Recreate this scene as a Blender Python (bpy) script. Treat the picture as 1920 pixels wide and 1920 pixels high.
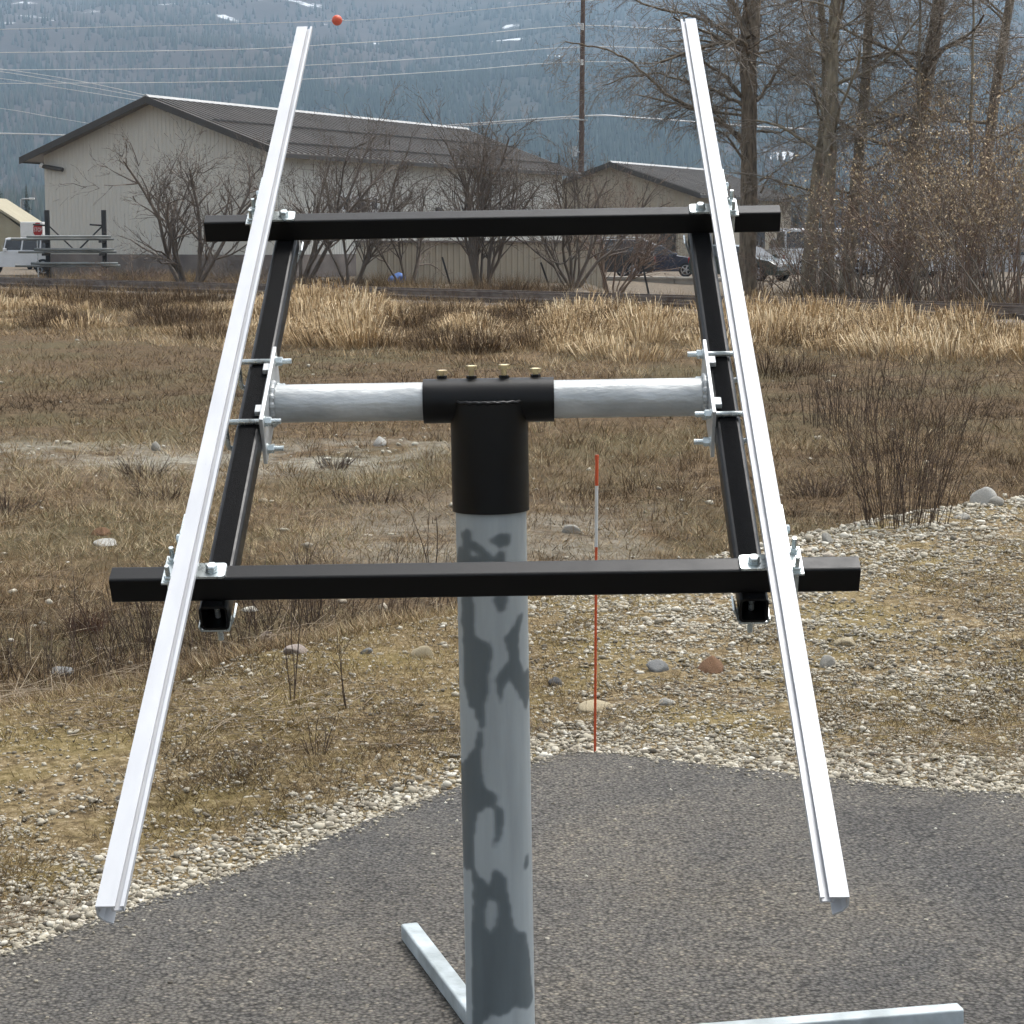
import bpy, math, random
import numpy as np
from mathutils import Vector, Matrix

# ------------------------------------------------------------------ camera, sky, sun, exposure
for o in list(bpy.data.objects): bpy.data.objects.remove(o, do_unlink=True)
scene = bpy.context.scene
COL = scene.collection
PI = math.pi
FPX, HOR, CAMZ = 3850.0, 450.0, 1.71          # focal length and horizon row in photo pixels (1920 px frame), eye height
PITCH = math.atan((960 - HOR) / FPX)
CP, SP = math.cos(PITCH), math.sin(PITCH)
cam_d = bpy.data.cameras.new('camera'); cam = bpy.data.objects.new('camera', cam_d); COL.objects.link(cam)
cam.location = (0, 0, CAMZ); cam.rotation_euler = (PI / 2 - PITCH, 0, 0)
cam_d.sensor_width = 36.0; cam_d.lens = 36.0 * FPX / 1920.0
cam_d.clip_start = 0.05; cam_d.clip_end = 20000
scene.camera = cam

SUN_EL, SUN_AZ = math.radians(66), math.radians(40)     # azimuth from +Y (ahead) towards +X
w = bpy.data.worlds.new('World'); scene.world = w; w.use_nodes = True
nt = w.node_tree; nt.nodes.clear()
sky = nt.nodes.new('ShaderNodeTexSky'); sky.sky_type = 'NISHITA'; sky.sun_disc = False
sky.sun_elevation = SUN_EL; sky.sun_rotation = SUN_AZ
sky.air_density = 1.0; sky.dust_density = 4.0; sky.ozone_density = 1.0
hs = nt.nodes.new('ShaderNodeHueSaturation'); hs.inputs['Saturation'].default_value = 0.20
bg = nt.nodes.new('ShaderNodeBackground'); bg.inputs['Strength'].default_value = 0.15
ow = nt.nodes.new('ShaderNodeOutputWorld')
nt.links.new(sky.outputs[0], hs.inputs['Color']); nt.links.new(hs.outputs[0], bg.inputs[0]); nt.links.new(bg.outputs[0], ow.inputs[0])
sd = bpy.data.lights.new('sun', 'SUN'); sd.energy = 1.3; sd.angle = math.radians(16); sd.color = (1.0, 0.97, 0.93)
so = bpy.data.objects.new('sun', sd); COL.objects.link(so)
sdir = Vector((math.sin(SUN_AZ) * math.cos(SUN_EL), math.cos(SUN_AZ) * math.cos(SUN_EL), math.sin(SUN_EL)))
so.rotation_euler = (-sdir).to_track_quat('-Z', 'Y').to_euler(); so.location = (0, 0, 50)
vs = scene.view_settings
vs.view_transform = 'Standard'; vs.look = 'None'; vs.exposure = 1.0; vs.gamma = 1.0
cy = scene.cycles
cy.use_denoising = True; cy.use_adaptive_sampling = True; cy.adaptive_threshold = 0.03; cy.max_bounces = 4; cy.diffuse_bounces = 2; cy.glossy_bounces = 2; cy.transparent_max_bounces = 6
cy.volume_bounces = 0; cy.transmission_bounces = 3; cy.sample_clamp_indirect = 6.0
scene.render.engine = 'CYCLES'

# ------------------------------------------------------------------ helpers
def rayv(px, py):
    x, z = px - 960.0, -(py - 960.0)
    return np.array([x, CP * FPX + SP * z, -SP * FPX + CP * z])
def at(px, py, Y):                                   # the point seen at a pixel, Y metres ahead
    r = rayv(px, py); p = r * (Y / r[1]); return Vector((p[0], p[1], p[2] + CAMZ))
def proj(P):
    P = np.asarray(P, float); X = P[..., 0]; Y = P[..., 1]; Z = P[..., 2] - CAMZ
    d = CP * Y - SP * Z; u = SP * Y + CP * Z
    return 960 + FPX * X / d, 960 - FPX * u / d

def hash01(ix, iy, seed):
    h = (ix.astype(np.int64) * 374761393 + iy.astype(np.int64) * 668265263 + seed * 974634777) & 0xFFFFFFFF
    h = ((h ^ (h >> 13)) * 1274126177) & 0xFFFFFFFF
    h = h ^ (h >> 16)
    return (h & 0xFFFFFF) / float(0xFFFFFF)
def vnoise(x, y, seed=0):
    x = np.asarray(x, float); y = np.asarray(y, float)
    ix, iy = np.floor(x), np.floor(y); fx, fy = x - ix, y - iy
    fx = fx * fx * (3 - 2 * fx); fy = fy * fy * (3 - 2 * fy)
    a = hash01(ix, iy, seed); b = hash01(ix + 1, iy, seed); c = hash01(ix, iy + 1, seed); d = hash01(ix + 1, iy + 1, seed)
    return (a * (1 - fx) + b * fx) * (1 - fy) + (c * (1 - fx) + d * fx) * fy
def fbm(x, y, seed=0, oct=4):
    s = 0; a = 0.5; t = 0
    for i in range(oct):
        s = s + a * vnoise(x * 2 ** i, y * 2 ** i, seed + i * 17); t += a; a *= 0.5
    return s / t
def sstep(a, b, x):
    t = np.clip((np.asarray(x, float) - a) / (b - a), 0, 1); return t * t * (3 - 2 * t)

# ---- materials
def nodemat(name):
    m = bpy.data.materials.new(name); m.use_nodes = True; n = m.node_tree
    return m, n, n.nodes['Principled BSDF'], n.nodes, n.links
def ramp(n, stops):
    r = n.new('ShaderNodeValToRGB'); e = r.color_ramp.elements
    while len(e) > 1: e.remove(e[-1])
    e[0].position = stops[0][0]; e[0].color = (*stops[0][1], 1)
    for p, c in stops[1:]:
        k = e.new(p); k.color = (*c, 1)
    return r
def pmat(name, col, rough=0.6, metal=0.0, col2=None, scale=6.0, bump=0.0, bscale=60.0, spec=0.5, detail=4.0, stretch=None, lo=0.3, hi=0.7, rvar=0.0, rscale=9.0):
    m, nt, b, n, l = nodemat(name)
    tc = n.new('ShaderNodeTexCoord'); vec = tc.outputs['Object']
    if stretch:
        mp = n.new('ShaderNodeMapping'); mp.inputs['Scale'].default_value = stretch; l.new(vec, mp.inputs[0]); vec = mp.outputs[0]
    c2 = col2 or tuple(min(1, c * 0.8) for c in col)
    no = n.new('ShaderNodeTexNoise'); no.inputs['Scale'].default_value = scale; no.inputs['Detail'].default_value = detail
    l.new(vec, no.inputs['Vector'])
    r = ramp(n, [(lo, c2), (hi, col)]); l.new(no.outputs[0], r.inputs[0]); l.new(r.outputs[0], b.inputs['Base Color'])
    b.inputs['Roughness'].default_value = rough; b.inputs['Metallic'].default_value = metal
    b.inputs['Specular IOR Level'].default_value = spec
    if rvar:
        nr_ = n.new('ShaderNodeTexNoise'); nr_.inputs['Scale'].default_value = rscale; nr_.inputs['Detail'].default_value = 7; nr_.inputs['Roughness'].default_value = 0.7
        l.new(vec, nr_.inputs['Vector']); mr_ = n.new('ShaderNodeMapRange'); mr_.inputs[1].default_value = 0.3; mr_.inputs[2].default_value = 0.7
        mr_.inputs[3].default_value = rough - rvar; mr_.inputs[4].default_value = rough + rvar; l.new(nr_.outputs[0], mr_.inputs[0]); l.new(mr_.outputs[0], b.inputs['Roughness'])
    if bump:
        nb = n.new('ShaderNodeTexNoise'); nb.inputs['Scale'].default_value = bscale; nb.inputs['Detail'].default_value = 5
        l.new(vec, nb.inputs['Vector'])
        bp = n.new('ShaderNodeBump'); bp.inputs['Strength'].default_value = bump; bp.inputs['Distance'].default_value = 0.02
        l.new(nb.outputs[0], bp.inputs['Height']); l.new(bp.outputs[0], b.inputs['Normal'])
    return m
def attrmat(name, stops, rough=0.85, attr='rnd', spec=0.2, translucent=0.0):
    m, nt, b, n, l = nodemat(name)
    a = n.new('ShaderNodeAttribute'); a.attribute_name = attr
    r = ramp(n, stops); l.new(a.outputs['Fac'], r.inputs[0]); l.new(r.outputs[0], b.inputs['Base Color'])
    b.inputs['Roughness'].default_value = rough; b.inputs['Specular IOR Level'].default_value = spec
    return m

# ---- objects
def tag(o, label=None, cat=None, group=None, kind=None):
    if label: o['label'] = label
    if cat: o['category'] = cat
    if group: o['group'] = group
    if kind: o['kind'] = kind
    return o
def empty(name, loc, rz=0.0):
    o = bpy.data.objects.new(name, None); COL.objects.link(o); o.location = loc; o.rotation_euler = (0, 0, rz)
    o.empty_display_size = 0.1
    return o
def meshobj(name, me, mat, parent=None, matrix=None):
    if mat is not None and len(me.materials) == 0: me.materials.append(mat)
    o = bpy.data.objects.new(name, me); COL.objects.link(o)
    if parent is not None: o.parent = parent
    if matrix is not None: o.matrix_local = matrix
    return o
def npmesh(name, V, F, smooth=False, attrs=None):
    """V (n,3); F (m,3) or (m,4) int array"""
    V = np.ascontiguousarray(V, dtype=np.float32); F = np.ascontiguousarray(F, dtype=np.int32)
    me = bpy.data.meshes.new(name); k = F.shape[1]
    me.vertices.add(len(V)); me.vertices.foreach_set('co', V.ravel())
    me.loops.add(F.size); me.loops.foreach_set('vertex_index', F.ravel())
    me.polygons.add(len(F)); me.polygons.foreach_set('loop_start', np.arange(0, F.size, k, dtype=np.int32))
    if smooth: me.polygons.foreach_set('use_smooth', np.ones(len(F), dtype=bool))
    me.update(calc_edges=True)
    for an, av in (attrs or {}).items():
        at_ = me.attributes.new(an, 'FLOAT', 'POINT'); at_.data.foreach_set('value', np.ascontiguousarray(av, dtype=np.float32))
    return me
class MB:
    def __init__(s): s.v = []; s.f = []; s.sm = []
    def add(s, vs, fs, smooth=False):
        k = len(s.v); s.v += [tuple(v) for v in vs]; s.f += [tuple(i + k for i in f) for f in fs]; s.sm += [smooth] * len(fs); return s
    def box(s, x0, x1, y0, y1, z0, z1, M=None):
        vs = [Vector(p) for p in ((x0, y0, z0), (x1, y0, z0), (x1, y1, z0), (x0, y1, z0), (x0, y0, z1), (x1, y0, z1), (x1, y1, z1), (x0, y1, z1))]
        if M is not None: vs = [M @ v for v in vs]
        return s.add(vs, [(0, 3, 2, 1), (4, 5, 6, 7), (0, 1, 5, 4), (1, 2, 6, 5), (2, 3, 7, 6), (3, 0, 4, 7)])
    def cyl(s, p0, p1, r0, r1=None, k=16, caps=True, smooth=True, phase=0.0):
        p0, p1 = Vector(p0), Vector(p1); r1 = r0 if r1 is None else r1
        d = (p1 - p0).normalized(); a = d.orthogonal().normalized() if abs(d.z) < 0.999 else Vector((1, 0, 0)); b = d.cross(a)
        vs = [p + (a * math.cos(t) + b * math.sin(t)) * r for p, r in ((p0, r0), (p1, r1)) for t in [phase + 2 * PI * i / k for i in range(k)]]
        s.add(vs, [(i, (i + 1) % k, k + (i + 1) % k, k + i) for i in range(k)], smooth)
        if caps:
            s.add(vs[:k], [tuple(range(k))[::-1]]); s.add(vs[k:], [tuple(range(k))])
        return s
    def pipe(s, p0, p1, ro, ri, k=24):
        p0, p1 = Vector(p0), Vector(p1); d = (p1 - p0).normalized(); a = d.orthogonal().normalized(); b = d.cross(a)
        rings = [[p + (a * math.cos(t) + b * math.sin(t)) * r for t in [2 * PI * i / k for i in range(k)]] for p, r in ((p0, ro), (p1, ro), (p1, ri), (p0, ri))]
        for q in range(4):
            s.add(rings[q] + rings[(q + 1) % 4], [(i, (i + 1) % k, k + (i + 1) % k, k + i) for i in range(k)], q % 2 == 0)
        return s
    def path(s, pts, rs, k=8, caps=True, smooth=True):
        pts = [Vector(p) for p in pts]; n = len(pts)
        if not hasattr(rs, '__len__'): rs = [rs] * n
        vs = []; a = None
        for i, p in enumerate(pts):
            d = (pts[min(i + 1, n - 1)] - pts[max(i - 1, 0)]).normalized()
            a = d.orthogonal().normalized() if a is None else (a - d * a.dot(d)).normalized()
            b = d.cross(a)
            vs += [p + (a * math.cos(2 * PI * j / k) + b * math.sin(2 * PI * j / k)) * rs[i] for j in range(k)]
        s.add(vs, [(i * k + j, i * k + (j + 1) % k, (i + 1) * k + (j + 1) % k, (i + 1) * k + j) for i in range(n - 1) for j in range(k)], smooth)
        if caps: s.add(vs[:k], [tuple(range(k))[::-1]]); s.add(vs[-k:], [tuple(range(k))])
        return s
    def prism(s, poly, lo, hi, axis='y', smooth=False):
        """poly of 2D points, extruded along axis"""
        def P(a, b, t): return {'y': (a, t, b), 'x': (t, a, b), 'z': (a, b, t)}[axis]
        k = len(poly); vs = [P(a, b, lo) for a, b in poly] + [P(a, b, hi) for a, b in poly]
        s.add(vs, [(i, (i + 1) % k, k + (i + 1) % k, k + i) for i in range(k)], smooth)
        s.add(vs[:k], [tuple(range(k))[::-1]]); s.add(vs[k:], [tuple(range(k))])
        return s
    def rtube(s, axis, lo, hi, ca, cb, wa, wb, rad=0.007, wall=0.004):
        """hollow rectangular tube with rounded corners"""
        def loop(ha, hb, r):
            out = []
            for sx, sy, t0 in ((1, 1, 0), (-1, 1, PI / 2), (-1, -1, PI), (1, -1, 1.5 * PI)):
                for q in range(4):
                    t = t0 + q * PI / 6; out.append((ca + sx * (ha - r) + r * math.cos(t), cb + sy * (hb - r) + r * math.sin(t)))
            return out
        o_, i_ = loop(wa / 2, wb / 2, rad), loop(wa / 2 - wall, wb / 2 - wall, rad * 0.5)
        def P(a, b, t): return {'y': (a, t, b), 'x': (t, a, b), 'z': (a, b, t)}[axis]
        k = len(o_); rings = [[P(a, b, t) for a, b in l_] for l_, t in ((o_, lo), (o_, hi), (i_, hi), (i_, lo))]
        for q in range(4):
            s.add(rings[q] + rings[(q + 1) % 4], [(i, (i + 1) % k, k + (i + 1) % k, k + i) for i in range(k)])
        return s
    def hexhead(s, p, d, af, h):
        p = Vector(p); d = Vector(d).normalized()
        s.cyl(p, p + d * h * 0.85, af / math.sqrt(3), k=6, smooth=False)
        s.cyl(p + d * h * 0.85, p + d * h, af / math.sqrt(3), af * 0.46, k=6, smooth=False); return s
    def mesh(s, name):
        me = bpy.data.meshes.new(name); me.from_pydata(s.v, [], s.f)
        me.polygons.foreach_set('use_smooth', s.sm); me.update()
        return me
    def build(s, name, mat, parent=None, matrix=None, fix=True, bevel=0):
        me = s.mesh(name)
        if fix:
            import bmesh
            bm = bmesh.new(); bm.from_mesh(me); bmesh.ops.recalc_face_normals(bm, faces=bm.faces); bm.to_mesh(me); bm.free()
        o = meshobj(name, me, mat, parent, matrix)
        if bevel:
            b = o.modifiers.new('bevel', 'BEVEL'); b.width = bevel; b.segments = 2; b.limit_method = 'ANGLE'
        return o

# ------------------------------------------------------------------ the lie of the land
SLOPE = math.tan(math.radians(1.0)); XP = -0.03
CREST_PX = [(2700, 880), (2300, 900), (1920, 928), (1700, 962), (1500, 1003), (1350, 1040), (1000, 1125), (850, 1150), (700, 1172), (600, 1198), (450, 1232), (300, 1278), (0, 1335), (-400, 1390), (-1400, 1480)]
def on_pad(px, py, dz=0.0):
    r = rayv(px, py); t = (CAMZ - dz + SLOPE * XP) / (SLOPE * r[0] - r[2]); return np.array([r[0] * t, r[1] * t])
CREST = np.array([on_pad(*p) for p in CREST_PX])
CREST = np.vstack([[40, 14.5], CREST, [-40, CREST[-1][1] - 2.0]])
TA, TB = np.array([-16.75, 75.0]), np.array([4.0, 53.0])
TD = (TB - TA) / np.linalg.norm(TB - TA); TN = np.array([TD[1], -TD[0]])       # TN points to the camera side
if TN @ (np.array([0, 0]) - TA) < 0: TN = -TN
def crest_y(x): return np.interp(x, CREST[::-1, 0], CREST[::-1, 1])
def terrain(x, y, rough=True):
    x = np.asarray(x, float); y = np.asarray(y, float)
    pad = SLOPE * np.clip(x - XP, -6, 6) - 0.02
    d = (y - crest_y(x))
    k = sstep(-0.3, 3.2, d) * (1 - sstep(-1.0, 1.0, x)) + sstep(-0.05, 1.5, d) * sstep(-1.0, 1.0, x)
    t = (x - TA[0]) * TN[0] + (y - TA[1]) * TN[1]                              # distance from the track, camera side positive
    field = -0.62 - 0.10 * sstep(0, 3, x) * sstep(30, 20, y) + 0.55 * sstep(16, 2.5, t) + 0.07 * sstep(2, -12, t)
    z = pad * (1 - k) + field * k
    cpx = 960 + FPX * x / np.maximum(y, 1.0)
    z = z - 0.48 * sstep(-3, -7, t) * sstep(-23.2, -22.2, t) * sstep(1090, 1150, cpx) * sstep(1420, 1350, cpx) * (y > 30)
    if rough:
        near = sstep(45, 20, y)
        z = z + k * near * (fbm(x * 0.6, y * 0.6, 3, 3) - 0.5) * 0.22 + k * (fbm(x * 2.3, y * 2.3, 9, 3) - 0.5) * 0.10 * near
        z = z + (1 - k) * sstep(0.1, 0.9, y - asphalt_y(x)) * ((fbm(x * 1.7, y * 1.7, 5, 3) - 0.5) * 0.07 + (fbm(x * 9, y * 9, 8, 2) - 0.5) * 0.02)
    return z
ASPH_PX = [(-900, 2060), (-400, 1915), (0, 1790), (200, 1718), (420, 1640), (560, 1590), (700, 1535), (850, 1480), (1000, 1428), (1060, 1412), (1110, 1407), (1200, 1416), (1350, 1436), (1500, 1455), (1600, 1462), (1750, 1478), (1920, 1487), (2300, 1500), (2900, 1500)]
ASPH = np.array([on_pad(px, py, 0.0) for px, py in ASPH_PX])
def asphalt_y(x): return np.interp(x, ASPH[:, 0], ASPH[:, 1])

# ground sheet to the horizon
def spaced(lo, hi, n, a): 
    s = np.linspace(np.arcsinh(lo / a), np.arcsinh(hi / a), n); return a * np.sinh(s)
gx = spaced(-9000, 9000, 250, 1.6); gy = 7.5 + spaced(-6000, 9000, 280, 2.5)
GX, GY = np.meshgrid(gx, gy); GZ = terrain(GX, GY)
GZ = np.where(GY < 3.0, np.minimum(GZ, SLOPE * np.clip(GX - XP, -6, 6) - 0.02), GZ)
nx, ny = len(gx), len(gy)
idx = np.arange(nx * ny).reshape(ny, nx)
GF = np.stack([idx[:-1, :-1], idx[:-1, 1:], idx[1:, 1:], idx[1:, :-1]], -1).reshape(-1, 4)
padk = 1 - sstep(-0.2, 1.6, GY - crest_y(GX))
tt = (GX - TA[0]) * TN[0] + (GY - TA[1]) * TN[1]
far = sstep(2, -6, tt)
def band(px0, px1, y0, y1):      # a bare stony band in the field, given as rows in the photo
    return None
FIELDH = CAMZ + 0.62
rowpx = 450 + FPX * FIELDH / np.maximum(GY, 1.0)
colpx = 960 + FPX * GX / np.maximum(GY, 1.0)
bare = np.exp(-((rowpx - 850 - 14 * np.sin(colpx / 210.0)) / 24.0) ** 2) * sstep(980, 700, colpx) + 0.6 * np.exp(-((rowpx - 1020) / 70.0) ** 2) * sstep(500, 700, colpx) * sstep(1400, 1150, colpx)
ground_me = npmesh('ground', np.stack([GX, GY, GZ], -1).reshape(-1, 3), GF, True, {'pad': padk.ravel(), 'far': far.ravel(), 'bare': np.clip(bare, 0, 1).ravel()})

m_ground, nt, b, n, l = nodemat('ground_soil')
tc = n.new('ShaderNodeTexCoord')
def noise(scale, detail=5, rough=0.6, vec=None):
    q = n.new('ShaderNodeTexNoise'); q.inputs['Scale'].default_value = scale; q.inputs['Detail'].default_value = detail; q.inputs['Roughness'].default_value = rough
    l.new(vec or tc.outputs['Object'], q.inputs['Vector']); return q
def mix(f, a, c):
    q = n.new('ShaderNodeMix'); q.data_type = 'RGBA'
    if isinstance(f, float): q.inputs[0].default_value = f
    else: l.new(f, q.inputs[0])
    for s_, v in ((6, a), (7, c)):
        if isinstance(v, tuple): q.inputs[s_].default_value = (*v, 1)
        else: l.new(v, q.inputs[s_])
    return q.outputs[2]
def attr(nm):
    a = n.new('ShaderNodeAttribute'); a.attribute_name = nm; return a.outputs['Fac']
f1 = ramp(n, [(0.34, (0.032, 0.022, 0.013)), (0.45, (0.078, 0.053, 0.030)), (0.56, (0.132, 0.090, 0.050)), (0.68, (0.25, 0.182, 0.108))]); l.new(noise(5.0, 10, 0.8).outputs[0], f1.inputs[0])
f2 = ramp(n, [(0.45, (0, 0, 0)), (0.62, (1, 1, 1))]); l.new(noise(0.33, 5, 0.6).outputs[0], f2.inputs[0])
field_c = mix(f2.outputs[0], f1.outputs[0], mix(0.5, f1.outputs[0], (0.085, 0.080, 0.040)))
p1 = ramp(n, [(0.36, (0.040, 0.028, 0.015)), (0.45, (0.135, 0.097, 0.051)), (0.54, (0.265, 0.198, 0.107)), (0.65, (0.50, 0.43, 0.30))]); l.new(noise(24.0, 10, 0.82).outputs[0], p1.inputs[0])
p2 = ramp(n, [(0.46, (0, 0, 0)), (0.60, (1, 1, 1))]); l.new(noise(1.6, 5, 0.6).outputs[0], p2.inputs[0])
p2s = n.new('ShaderNodeMath'); p2s.operation = 'MULTIPLY'; p2s.inputs[1].default_value = 0.6; l.new(p2.outputs[0], p2s.inputs[0])
pad_c = mix(p2s.outputs[0], p1.outputs[0], mix(0.5, p1.outputs[0], (0.205, 0.168, 0.046)))
bare_r = ramp(n, [(0.35, (0.13, 0.115, 0.085)), (0.55, (0.31, 0.29, 0.235)), (0.7, (0.44, 0.42, 0.36))]); l.new(noise(9.0, 8, 0.75).outputs[0], bare_r.inputs[0])
bm_ = n.new('ShaderNodeMath'); bm_.operation = 'MULTIPLY'; l.new(attr('bare'), bm_.inputs[0])
br = ramp(n, [(0.40, (0, 0, 0)), (0.55, (1, 1, 1))]); l.new(noise(0.9, 6, 0.7).outputs[0], br.inputs[0]); l.new(br.outputs[0], bm_.inputs[1])
field_c = mix(bm_.outputs[0], field_c, bare_r.outputs[0])
gc = mix(attr('pad'), field_c, pad_c)
gc = mix(attr('far'), gc, mix(0.5, f1.outputs[0], (0.20, 0.18, 0.15)))
l.new(gc, b.inputs['Base Color']); b.inputs['Roughness'].default_value = 0.95; b.inputs['Specular IOR Level'].default_value = 0.1
bp = n.new('ShaderNodeBump'); bp.inputs['Strength'].default_value = 0.9; bp.inputs['Distance'].default_value = 0.03
l.new(noise(14, 8, 0.75).outputs[0], bp.inputs['Height']); l.new(bp.outputs[0], b.inputs['Normal'])
ground = tag(meshobj('ground', ground_me, m_ground), kind='structure')

# asphalt apron
m_asph, nt, b, n, l = nodemat('asphalt'); tc = n.new('ShaderNodeTexCoord')
vo = n.new('ShaderNodeTexVoronoi'); vo.inputs['Scale'].default_value = 98; l.new(tc.outputs['Object'], vo.inputs['Vector'])
a1 = ramp(n, [(0.0, (0.185, 0.174, 0.156)), (0.40, (0.134, 0.126, 0.113)), (0.80, (0.046, 0.043, 0.039))]); l.new(vo.outputs['Distance'], a1.inputs[0])
sp_ = ramp(n, [(0.0, (0.68, 0.68, 0.68)), (0.5, (0.95, 0.95, 0.95)), (0.9, (1.12, 1.11, 1.08)), (0.99, (1.6, 1.55, 1.42))]); sx = n.new('ShaderNodeSeparateColor'); l.new(vo.outputs['Color'], sx.inputs[0]); l.new(sx.outputs[0], sp_.inputs[0])
mm = n.new('ShaderNodeMix'); mm.data_type = 'RGBA'; mm.blend_type = 'MULTIPLY'; mm.inputs[0].default_value = 1.0; l.new(a1.outputs[0], mm.inputs[6]); l.new(sp_.outputs[0], mm.inputs[7])
big = ramp(n, [(0.3, (0.78, 0.79, 0.82)), (0.7, (1.18, 1.13, 1.06))]); l.new(noise(1.4, 6, 0.65).outputs[0], big.inputs[0])
m2 = n.new('ShaderNodeMix'); m2.data_type = 'RGBA'; m2.blend_type = 'MULTIPLY'; m2.inputs[0].default_value = 1.0; l.new(mm.outputs[2], m2.inputs[6]); l.new(big.outputs[0], m2.inputs[7])
fk = ramp(n, [(0.33, (0.35, 0.35, 0.35)), (0.43, (1, 1, 1)), (0.62, (1, 1, 1)), (0.72, (1.22, 1.2, 1.15))]); l.new(noise(58, 4, 0.7).outputs[0], fk.inputs[0])
m3 = n.new('ShaderNodeMix'); m3.data_type = 'RGBA'; m3.blend_type = 'MULTIPLY'; m3.inputs[0].default_value = 1.0; l.new(m2.outputs[2], m3.inputs[6]); l.new(fk.outputs[0], m3.inputs[7])
st = ramp(n, [(0.36, (0.70, 0.71, 0.74)), (0.50, (1, 1, 1)), (0.66, (1.12, 1.08, 1.0))]); l.new(noise(0.55, 7, 0.72).outputs[0], st.inputs[0])
m4 = n.new('ShaderNodeMix'); m4.data_type = 'RGBA'; m4.blend_type = 'MULTIPLY'; m4.inputs[0].default_value = 1.0; l.new(m3.outputs[2], m4.inputs[6]); l.new(st.outputs[0], m4.inputs[7])
l.new(m4.outputs[2], b.inputs['Base Color']); b.inputs['Roughness'].default_value = 0.85; b.inputs['Specular IOR Level'].default_value = 0.25
bp = n.new('ShaderNodeBump'); bp.inputs['Strength'].default_value = 1.0; bp.inputs['Distance'].default_value = 0.006; bp.invert = True
l.new(vo.outputs['Distance'], bp.inputs['Height'])
bp2 = n.new('ShaderNodeBump'); bp2.inputs['Strength'].default_value = 0.6; bp2.inputs['Distance'].default_value = 0.02
l.new(noise(26, 6, 0.7).outputs[0], bp2.inputs['Height']); l.new(bp.outputs[0], bp2.inputs['Normal']); l.new(bp2.outputs[0], b.inputs['Normal'])
xs = np.linspace(ASPH[0, 0], ASPH[-1, 0], 420)
ys = asphalt_y(xs) + (fbm(xs * 6, xs * 0 + 3, 21, 4) - 0.5) * 0.09
for _ in range(2): ys[1:-1] = 0.5 * ys[1:-1] + 0.25 * (ys[:-2] + ys[2:])
mb = MB(); zf = lambda x: SLOPE * min(6, max(-6, x - XP))
top = [(x, y, zf(x)) for x, y in zip(xs, ys)]; k = len(top)
bot = [(x, y + 0.015, z - 0.06) for x, y, z in top]; nearr = [(x, -6.0, z) for x, y, z in top]
mb.add(nearr + top + bot, [(i, i + 1, k + i + 1, k + i) for i in range(k - 1)] + [(k + i, k + i + 1, 2 * k + i + 1, 2 * k + i) for i in range(k - 1)])
tag(mb.build('asphalt_pavement', m_asph), kind='structure')
# ------------------------------------------------------------------ far mountain and forest
def mtn_h(x, y):
    base = 26 * sstep(500, 1500, y) + np.clip(y - 1500, 0, 2300) * 0.205 + np.clip(y - 3800, 0, 1e9) * 0.03
    amp = sstep(1200, 2200, y)
    r = 1 - np.abs(2 * fbm(x / 520.0 + 3.1, y / 900.0, 31, 4) - 1)
    return base + amp * (70 * (r - 0.6) + 46 * (fbm(x / 230.0, y / 230.0, 33, 4) - 0.5)) - 2.0
mx = np.linspace(-2200, 2200, 270); my = np.concatenate([np.linspace(450, 1500, 24), np.linspace(1510, 4400, 190)])
MX, MY = np.meshgrid(mx, my); MZ = mtn_h(MX, MY)
snow = fbm(MX / 55.0 + 7, MY / 60.0, 41, 4) + 0.16 * (fbm(MX / 420.0, MY / 600.0, 47, 2) - 0.5) + 0.10 * sstep(2000, 3000, MY) - 0.07
brownz = fbm(MX / 330.0 + 5, MY / 420.0, 51, 3) + 0.10 * sstep(100, -500, MX)
nx, ny = len(mx), len(my); idx = np.arange(nx * ny).reshape(ny, nx)
MF = np.stack([idx[:-1, :-1], idx[:-1, 1:], idx[1:, 1:], idx[1:, :-1]], -1).reshape(-1, 4)
mtn_me = npmesh('mountain', np.stack([MX, MY, MZ], -1).reshape(-1, 3), MF, True, {'snow': snow.ravel(), 'brown': brownz.ravel()})
m_mtn, nt, b, n, l = nodemat('mountainside'); tc = n.new('ShaderNodeTexCoord')
rk = ramp(n, [(0.3, (0.018, 0.023, 0.018)), (0.5, (0.040, 0.040, 0.033)), (0.7, (0.075, 0.068, 0.058))]); l.new(noise(0.02, 8, 0.7).outputs[0], rk.inputs[0])
bz = ramp(n, [(0.50, (0, 0, 0)), (0.60, (1, 1, 1))]); l.new(attr('brown'), bz.inputs[0])
c_ = mix(bz.outputs[0], rk.outputs[0], mix(0.5, rk.outputs[0], (0.090, 0.066, 0.058)))
sn = n.new('ShaderNodeMath'); sn.operation = 'ADD'; l.new(attr('snow'), sn.inputs[0])
ns = n.new('ShaderNodeMath'); ns.operation = 'MULTIPLY'; ns.inputs[1].default_value = 0.30; l.new(noise(0.09, 6, 0.7).outputs[0], ns.inputs[0]); l.new(ns.outputs[0], sn.inputs[1])
sr = ramp(n, [(0.862, (0, 0, 0)), (0.905, (0.8, 0.8, 0.8))]); l.new(sn.outputs[0], sr.inputs[0])
l.new(mix(sr.outputs[0], c_, (0.80, 0.82, 0.85)), b.inputs['Base Color']); b.inputs['Roughness'].default_value = 0.95; b.inputs['Specular IOR Level'].default_value = 0.05
tag(meshobj('mountain', mtn_me, m_mtn), kind='structure')

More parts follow.
